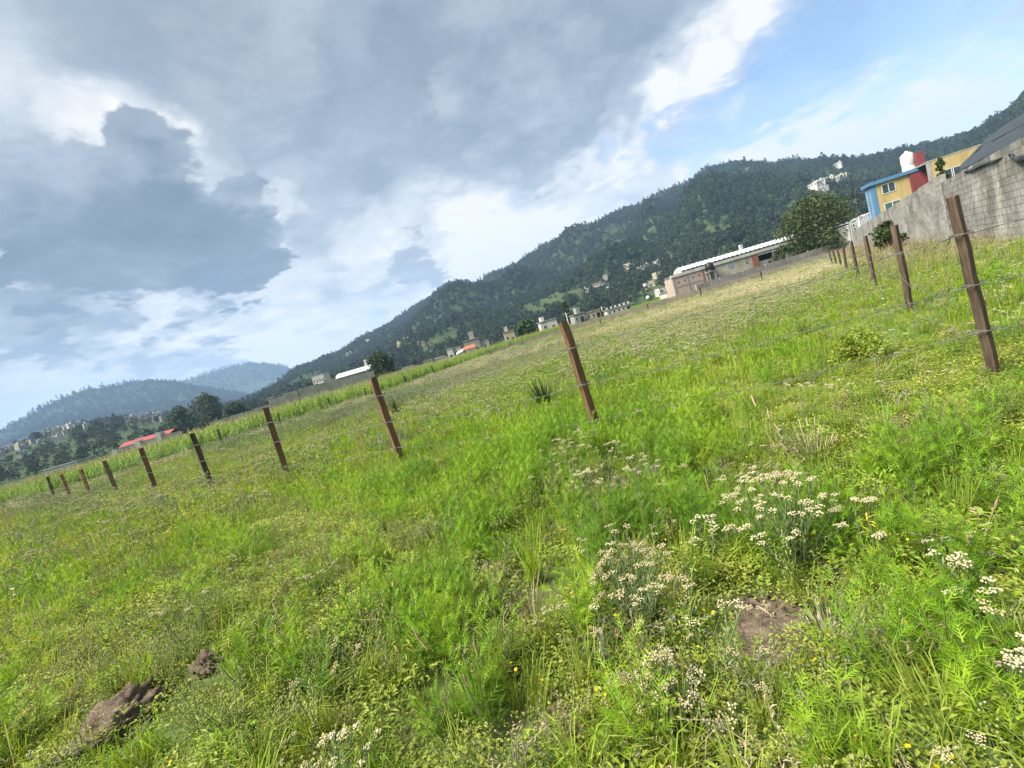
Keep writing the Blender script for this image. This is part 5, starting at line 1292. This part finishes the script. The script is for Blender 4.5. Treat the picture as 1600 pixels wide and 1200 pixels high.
# ------------------------------------------------------------------ fences
def make_post(parent, top_px, base_px, depth, w, mat, seed):
    """squared rough post; its lean is the one seen in the picture"""
    rg = random.Random(seed)
    b = at(*base_px, depth); t = at(*top_px, depth)
    # carry the base down to the soil along the post's own line
    gz = float(field_z(np.array(b[0]), np.array(b[1]))) - .25
    if abs(t[2] - b[2]) > 1e-3: b = t + (b - t) * (t[2] - gz) / (t[2] - b[2])
    ax = (t - b); ln = np.linalg.norm(ax); ax /= ln
    q = rg.uniform(.25, .6); e1 = np.array((math.cos(q), math.sin(q), 0)); e1 -= ax * (e1 @ ax); e1 /= np.linalg.norm(e1); e2 = np.cross(ax, e1)
    n = 9; vs = []
    prof = [(-.5, -.42), (-.44, -.5), (.44, -.5), (.5, -.43), (.5, .42), (.43, .5), (-.44, .5), (-.5, .43)]
    for i in range(n):
        s_ = i / (n - 1); wob = 1 + rg.gauss(0, .025)
        c = ax * ln * s_ + e1 * rg.gauss(0, .004) + e2 * rg.gauss(0, .004)
        for (a, b2) in prof: vs.append(c + (e1 * a * 1.0 + e2 * b2 * .82) * w * .64 * wob + (ax * rg.gauss(0, .006) if i == n - 1 else 0))
    m = len(prof); fs = [(i * m + k, i * m + (k + 1) % m, (i + 1) * m + (k + 1) % m, (i + 1) * m + k) for i in range(n - 1) for k in range(m)]
    fs.append(tuple((n - 1) * m + k for k in range(m)))
    mb = MB(); mb.add(vs, fs)
    o = mb.obj('post', mat, parent, b - np.array(parent.location))
    return o, b, t
def wire_run(parent, A, B, sag, seed, rad=.0028, barbs=True, wig=.006):
    """two twisted strands with barbs between two posts"""
    rg = random.Random(seed); A = np.asarray(A); B = np.asarray(B); ln = np.linalg.norm(B - A); n = max(6, int(ln / .14)); o0 = np.array(parent.location)
    mb = MB(); mid = []
    ph = rg.random() * 6
    for i in range(n + 1):
        t = i / n
        mid.append(A + (B - A) * t - Z3 * sag * 4 * t * (1 - t) + np.array((0, 0, wig * math.sin(i * 1.1 + ph) + wig * .8 * math.sin(i * .37 + ph * 2))))
    for s_ in (0, 1):
        pts = [p + np.array((0, rad * .9 * math.cos(i * 2.2 + s_ * math.pi), rad * .9 * math.sin(i * 2.2 + s_ * math.pi))) - o0 for i, p in enumerate(mid)]
        mb.tube(pts, rad, 4, 0, False)
    w = mb.obj('wire', 'wire', parent)
    if barbs:
        bb = MB()
        for i in range(1, n, 1):
            p = mid[i] - o0
            for k in range(2):
                d = np.array((rg.gauss(0, .5), rg.gauss(0, .5), rg.gauss(0, 1))); d /= np.linalg.norm(d); bb.tube([p - d * .014, p + d * .014], rad * .55, 3, 0, False)
        bb.obj('barbs', 'wire', w)
    return w
def tie(post, P, b, w, root):
    mb = MB()
    for k in range(3):
        pts = []
        for j in range(13):
            a = j / 12 * 6.283; pts.append(np.array(P) - b + np.array((math.cos(a) * w * .66, math.sin(a) * w * .62, (k - 1) * .008 + .008 * math.sin(a * 2 + k))))
        mb.tube(pts, .0028, 4, 0, False)
    mb.obj('wire_tie', 'wire', post)
NEAR = [((1487, 308), (1559, 600), 3.70, .118), ((880, 503), (942, 698), 5.15, .138), ((582, 590), (632, 731), 7.0, .16), ((415, 637), (455, 757), 8.6, .155), ((300, 677), (336, 771), 10.4, .15),
        ((220, 700), (248, 776), 12.5, .15), ((163, 720), (188, 782), 14.8, .15), ((126, 733), (145, 786), 16.7, .14), ((96, 741), (115, 790), 18.5, .14), ((74, 745), (91, 792), 20.2, .14)]
def z_along(b, t, f): return b + (t - b) * f
near = empty('wire_fence', (0, 6, 0)); tag(near, 'row of brown timber posts and barbed wire crossing the near field', 'fence')
right = empty('side_wire_fence', (8, 10, 0)); tag(right, 'short dark fence posts with slack wire receding toward the yellow house', 'fence')
far = empty('far_wire_fence', (0, 55, 0)); tag(far, 'thin dark posts along the far edge of the field by the corn', 'fence')
def fr_at(px_y, b, t, depth, xpx):     # fraction up a post of a picture height
    best = min(np.linspace(0, 1, 400), key=lambda f: abs(proj(np.array([b + (t - b) * f]))[1][0] - px_y)); return float(best)
posts = []
for i, (tp_, bp, dep, w) in enumerate(NEAR):
    o, b, t = make_post(near, tp_, bp, dep, w, 'post_dark' if i in (0, 4, 6, 9) else 'post_wood', 60 + i); posts.append((o, b, t, w))
FR = {}
for i, ys in ((0, (366, 445, 515)), (1, (544, 600, 656))):
    o, b, t, w = posts[i]; FR[i] = [fr_at(y_, b, t, 0, 0) for y_ in ys]
for i in range(2, len(posts)): FR[i] = [f + rnd.uniform(-.02, .02) for f in (.84, .60, .33)]
for i in range(len(posts) - 1):
    for s_ in range(3):
        A = z_along(posts[i][1], posts[i][2], FR[i][s_]); B = z_along(posts[i + 1][1], posts[i + 1][2], FR[i + 1][s_])
        off = np.array((0, -posts[i][3] * .5, 0))
        wire_run(near, A + off, B + off, .02 + .03 * rnd.random() + (.03 if i else 0), 300 + i * 3 + s_, .0025 if i < 2 else .0026, barbs=i < 2)
for i in range(5):
    for s_ in range(3): tie(posts[i][0], z_along(posts[i][1], posts[i][2], FR[i][s_]), posts[i][1], posts[i][3], near)
# the wire goes on past the corner post, out of the picture
ext = posts[0][1] + np.array((3.3, -1.25, 0)); eo = make_post(near, (1487, 308), (1559, 600), 3.70, .16, 'post_wood', 99)
eo[0].location = Vector(ext) - Vector(near.location)
for s_ in range(3):
    A = z_along(posts[0][1], posts[0][2], FR[0][s_]) + np.array((0, -.08, 0)); wire_run(near, A, A + np.array((3.3, -1.25, .0)), .03, 350 + s_, .0030)
RIGHT = [((1397, 352), (1424, 486), 8.0, .15), ((1351, 369), (1369, 456), 12.1, .15), ((1330, 378), (1343, 441), 16.2, .14), ((1317, 384), (1325, 432), 20.6, .14), ((1308, 388), (1317, 426), 24.5, .13), ((1301, 390.5), (1310, 424), 28.2, .13), ((1295, 392.5), (1304, 424), 31.5, .13)]
rp = [posts[0]]
for i, (tp_, bp, dep, w) in enumerate(RIGHT):
    o, b, t = make_post(right, tp_, bp, dep, w, 'post_dark', 80 + i); rp.append((o, b, t, w))
for i in range(len(rp) - 1):
    for s_, f in enumerate((.74, .50, .28)):
        fa = FR[0][s_] if i == 0 else f
        wire_run(right, z_along(rp[i][1], rp[i][2], fa) + (-.07, 0, 0), z_along(rp[i + 1][1], rp[i + 1][2], f) + (-.07, 0, 0), .06 + (.10 if i == 0 and s_ else .03), 400 + i * 3 + s_, .003 if i < 2 else .004, barbs=False, wig=.022 if i == 0 else .008)
FAR = [((1188, 424), (1194, 452), 40), ((1093, 449), (1098, 475), 43), ((1011, 475), (1017, 499), 49), ((937, 499), (943, 522), 52), ((865, 523), (870, 544), 57), ((816, 535), (822, 554), 61), ((765, 547), (770, 565), 60), ((720, 562), (724, 579), 55), ((674, 572), (681, 590), 48.5), ((631, 588), (637, 608), 42), ((569, 607), (575, 628), 36.5), ((512, 622), (520, 645), 33), ((434, 645), (441, 671), 30), ((340, 671), (350, 703), 27.5)]
fp = []
for i, (tp_, bp, dep) in enumerate(FAR):
    o, b, t = make_post(far, tp_, bp, dep, .17, 'post_dark', 120 + i); fp.append((b, t))
for i in range(len(fp) - 1):
    for f in (.8, .5): wire_run(far, z_along(*fp[i], f), z_along(*fp[i + 1], f), .08, 500 + i, .0035, barbs=False)

# ------------------------------------------------------------------ soil clods
def clod(x, y, wpx, hpx, label, seed, mat='clod', name='soil_clod', sub=5):
    p = gp(x, y); dist = np.linalg.norm(p - cam_pos); s_ = wpx / F_PX * dist * .5 * .95; hh = hpx / F_PX * dist * (.5 if hpx > 30 or wpx < 70 else .36)
    vs, fs = ICO[sub]; mb = MB(); out_ = []
    for v in vs:
        n1 = mnoise.fractal(Vector(v * 1.7) + Vector((seed * 3.1, 0, 0)), 1.0, 2.0, 4); n2 = mnoise.noise(Vector(v * 6.0) + Vector((0, seed, 0)))
        n3 = mnoise.noise(Vector(v * 17.0) + Vector((0, seed, 4))); n4 = mnoise.noise(Vector(v * 41.0) + Vector((7, seed, 4))); k = 1 + .34 * n1 + .17 * n2 + .11 * n3 + .05 * n4; out_.append((v[0] * s_ * k, v[1] * s_ * .8 * k, v[2] * hh * k))
    mb.add(out_, fs, 0, True)
    o = mb.obj(name, mat, None, (p[0], p[1], float(field_z(np.array(p[0]), np.array(p[1]))) + hh * .15)); o.rotation_euler = (0, 0, seed * 1.3)
    return tag(o, label, 'soil' if mat == 'clod' else 'stone')
clod(190, 1140, 92, 50, 'large brown clod of dug soil with roots in the bottom left corner', 1)
clod(335, 1052, 48, 30, 'dark rounded soil clod under small yellow flowers at lower left', 2)
clod(520, 950, 34, 22, 'small dark soil lump among olive weeds left of centre', 3)
clod(882, 806, 22, 20, 'little grey-brown lump in feathery weeds below the main post', 4, 'stone', 'field_stone')
clod(968, 762, 40, 34, 'brown soil mound between two small cream flowering clumps', 5)
clod(1215, 990, 150, 26, 'broad flat patch of bare brown soil with dead roots at lower right', 6)
clod(1405, 668, 105, 12, 'flat bare soil patch in the grass left of the corner post', 7)
clod(295, 925, 26, 18, 'tiny dark clod on the left among olive weeds', 8)
clod(415, 770, 22, 12, 'small brown clod near the foot of the fence on the left', 9)
clod(700, 1115, 40, 20, 'dark reddish soil lump beside feathery weeds at bottom centre', 10)
clod(860, 985, 55, 22, 'dark soil heap in the gap left of the big cream clump', 11)
clod(1543, 585, 16, 10, 'pale stone lying at the foot of the corner post', 12, 'stone', 'field_stone')

# ------------------------------------------------------------------ plants one can tell apart
def ground_at(x, y):
    p = gp(x, y); return np.array((p[0], p[1], float(field_z(np.array(p[0]), np.array(p[1])))))
def height_for(p, xt, yt):
    h = .1
    d = ray(xt, yt); tt = p[1] / d[1]; return max(.06, EYE + d[2] * tt - p[2])
def cream_clump(x, y, xt, yt, wpx, stems, label, seed, lean=(0, 0), yellow=False, heads=9):
    p = ground_at(x, y); h = height_for(p, xt, yt); rad = wpx / F_PX * np.linalg.norm(p - cam_pos) * .5; rg = random.Random(seed)
    root = empty('cream_everlasting', tuple(p)); tag(root, label, 'flowering plant', 'clumps of cream flowering weeds')
    lf, st, hd = MB(), MB(), MB()
    mb = MB()
    for s_ in range(stems):
        q = s_ * 2.4; rr = rad * math.sqrt((s_ + .3) / stems); hh = h * (1 - .45 * (rr / rad) ** 1.3) * (.72 + .32 * rg.random())
        base = np.array((rr * .35 * math.cos(q), rr * .35 * math.sin(q), 0)); tip = np.array((rr * math.cos(q) + lean[0] * hh, rr * math.sin(q) + lean[1] * hh, hh))
        cream_stem(mb, rg, base, tip, 22, .0055, .05, max(3, heads - 3), .030, .0061, (0, 1, 2), 1, rg.choice((1, 2, 2, 3)))
    # split by material into parts
    idx = np.array(mb.m)
    for k, (nm, mt) in enumerate((('leaves', 'sage_leaf'), ('stems', 'stem_green'), ('flower_heads', 'cream_head'))):
        sub = MB(); rem = {}
        for f, mi, sm in zip(mb.f, mb.m, mb.sm):
            if mi != k: continue
            g = []
            for v in f:
                if v not in rem: rem[v] = len(sub.v); sub.v.append(mb.v[v])
                g.append(rem[v])
            sub.f.append(tuple(g)); sub.m.append(0); sub.sm.append(sm)
        sub.obj(nm, mt, root)
    if yellow:
        yb = MB()
        for k in range(22):
            z_ = h * (.1 + .5 * rg.random()); q = rg.random() * 6.28; d = dirv(q, .4); c = np.array((lean[0] * z_, lean[1] * z_, z_))
            yb.strip([c, c + d * .03, c + d * .055 - Z3 * .012], [.004, .007, .001], np.array((-math.sin(q), math.cos(q), 0)), 0)
        yb.obj('yellow_leaves', 'yellow_leaf', root)
    return root
cream_clump(1238, 880, 1205, 722, 135, 36, 'largest clump of cream flower heads, right of centre above the bare soil', 1, heads=10)
cream_clump(1010, 975, 985, 826, 115, 28, 'dense clump of cream flowers left of the bare soil patch', 2, heads=10)
cream_clump(925, 790, 930, 712, 56, 8, 'small brownish-cream flowering clump below the main post', 3)
cream_clump(1012, 775, 1000, 692, 60, 9, 'small cream flowering clump right of the brown soil mound', 4)
cream_clump(1055, 1120, 1045, 1005, 80, 15, 'cream flowering clump near the bottom edge left of the grass', 5)
cream_clump(548, 1250, 545, 1140, 90, 11, 'cream flower heads cut by the bottom edge of the picture', 6, heads=11)
cream_clump(1375, 905, 1352, 735, 30, 3, 'single tall cream flower stalk with yellowing lower leaves', 7, yellow=True, heads=14)
cream_clump(1585, 990, 1510, 828, 50, 5, 'leaning cream flower stalk near the right edge', 8, lean=(-.45, .05), heads=10)
cream_clump(1615, 1130, 1592, 985, 40, 4, 'cream flower heads cut by the right edge', 9, heads=11)
cream_clump(1120, 880, 1105, 800, 60, 7, 'cream flowering clump between the two biggest ones', 10)
cream_clump(1150, 1190, 1140, 1095, 34, 3, 'two loose cream flower heads at the bottom edge right of centre', 11, heads=7)
cream_clump(1535, 735, 1520, 668, 40, 5, 'pale dried cream flower clump beneath the wire near the right edge', 12)
cream_clump(1075, 985, 1085, 905, 50, 6, 'sparse cream flowering stems touching the left of the bare soil', 13, heads=5)
def shrub(name, x, y, xt, yt, wpx, label, seed, mat='dark_leaf', ncl=60, nlf=26, leaf=.045, shape='round', depth=None):
    p = ground_at(x, y) if depth is None else np.array((Xat(x, depth), depth, 0.0)); rg = random.Random(seed); h = height_for(p, xt, yt); w = wpx / F_PX * p[1]
    root = empty(name, tuple(p)); tag(root, label, 'shrub')
    st = MB()
    for k in range(6):
        q = k * 1.1 + rg.random(); st.tube([(0, 0, -.02), (w * .15 * math.cos(q), w * .15 * math.sin(q), h * .4), (w * .3 * math.cos(q), w * .3 * math.sin(q), h * .75)], [h * .02, h * .013, h * .005], 5)
    st.obj('branches', 'stem_brown', root)
    cb = MB(); crown_mesh(cb, rg, h * .08, h * .95, w * .45, w * .45, ncl, nlf, leaf, 0, shape, .35); cb.obj('leaves', mat, root)
shrub('round_bush', 1345, 574, 1338, 516, 84, 'dark green rounded bush in the bright grass left of the corner post', 21, 'grass_green', leaf=.036, ncl=90, nlf=40)
shrub('wall_bush', 1385, 408, 1379, 345, 36, 'dark leafy bush growing against the tall grey wall', 24, 'tree_leaf', leaf=.18, depth=26, ncl=90, nlf=30)
shrub('cypress_sapling', 1483, 330, 1478, 238, 16, 'yellow-green slender sapling in front of the ochre house window', 25, 'forest_light', leaf=.3, shape='plume', depth=40, ncl=60)
shrub('garden_shrub', 1378, 360, 1376, 334, 16, 'small yellow-green shrub at the corner of the yellow house', 26, 'forest_light', leaf=.3, depth=56, ncl=40)
shrub('warehouse_shrub', 1218, 410, 1216, 388, 26, 'small dark shrub before the open bay of the warehouse', 27, 'tree_leaf', leaf=.3, depth=83, ncl=40)
def spiky(name, x, y, xt, yt, n, w, label, seed, mat, spread=.35, heads=False, thin=1.0):
    p = ground_at(x, y); h = height_for(p, xt, yt); rg = random.Random(seed); root = empty(name, tuple(p)); tag(root, label, 'plant')
    mb = MB(); hb = MB()
    for k in range(n):
        q = rg.random() * 6.283; e = spread * (.3 + .9 * rg.random()); hh = h * (.55 + .5 * rg.random()); o = np.array((math.cos(q), math.sin(q), 0)); sd = np.array((-math.sin(q), math.cos(q), 0))
        t = o * e * hh + Z3 * hh * (1 - .2 * e); b = o * .012
        mb.strip([b, b + (t - b) * .5 + Z3 * hh * .07, t], [w, w * .9, w * .12], sd, 0)
        if heads and k % 3 == 0:
            hb.tube([t - (t - b) * .18, t - (t - b) * .08, t], [.001, .0045 * thin, .0008], 5, 0)
    mb.obj('blades', mat, root)
    if heads and hb.v: hb.obj('seed_heads', 'dry_straw', root)
spiky('pointed_bush', 858, 650, 848, 582, 110, .020, 'dark spiky upright bush just left of the main post', 22, 'forest_light', .5)
spiky('dark_tussock', 623, 655, 618, 614, 90, .022, 'dark green tussock right of the second fence post', 23, 'forest_light', .55)
spiky('corn_seedling', 252, 832, 248, 792, 14, .03, 'lone broad-bladed green plant in the left field below the fence', 31, 'grass_green', .3)
spiky('reed_tuft', 1450, 690, 1425, 600, 34, .006, 'dark thin-stemmed tuft left of the corner post', 32, 'dark_leaf', .9)
spiky('silver_grass', 1275, 745, 1262, 655, 120, .0045, 'pale silvery grass tuft above the largest cream clump', 33, 'grass_pale', .55, True)
spiky('grey_tuft', 850, 690, 845, 645, 90, .006, 'grey-green grass tuft at the left of the main post foot', 34, 'sage_leaf', .8)
spiky('tall_stems', 770, 1160, 715, 915, 7, .005, 'few tall thin grass stems rising at bottom centre', 35, 'grass_pale', .25, True, 1.4)
spiky('seed_stalks', 1218, 735, 1210, 610, 6, .005, 'upright tan seed stalks left of the silvery grass', 36, 'dry_straw', .12, True, 2)
spiky('arching_grass', 1070, 1190, 1030, 1080, 46, .006, 'arching green grass tuft at the bottom edge right of centre', 37, 'grass_bright', .7)
spiky('green_tuft', 630, 1090, 620, 1030, 70, .005, 'dark green grass tuft at bottom left of centre', 38, 'grass_green', .95)
spiky('dry_thistle', 1300, 1010, 1295, 945, 40, .006, 'dead grey thistle at the right rim of the bare soil', 39, 'dry_grey', 1.0, True, 1.0)
spiky('dead_stalks', 1390, 1030, 1380, 960, 40, .006, 'dead branching stalks right of the bare soil patch', 40, 'dry_grey', 1.0, True, 1.0)
spiky('brown_stems', 835, 985, 815, 870, 40, .0035, 'thin reddish-brown dead stems left of the dense cream clump', 41, 'dry_straw', .5)
spiky('bent_straw', 1520, 900, 1320, 810, 5, .006, 'long bent straw stalks leaning across the right foreground', 42, 'dry_straw', 1.3, True, 1.6)

# ------------------------------------------------------------------ air
def haze():
    m = bpy.data.materials.new('haze_air'); nt, N, L, out = nodes_of(m)
    pv = N.new('ShaderNodeVolumePrincipled'); pv.inputs['Color'].default_value = (0.40, 0.62, 0.96, 1); pv.inputs['Density'].default_value = 0.00020; pv.inputs['Anisotropy'].default_value = 0.0
    L.new(pv.outputs[0], out.inputs['Volume']); MATS['haze_air'] = m
    mb = MB(); mb.box(-4300, 4300, -4300, 4300, -7.5, 560); o = mb.obj('haze', 'haze_air'); tag(o, 'thin bluish air over the whole valley', None, kind='stuff')
haze()
print('objects', len(bpy.data.objects), 'tris', sum(len(m.loops) - 2 * len(m.polygons) for m in bpy.data.meshes))
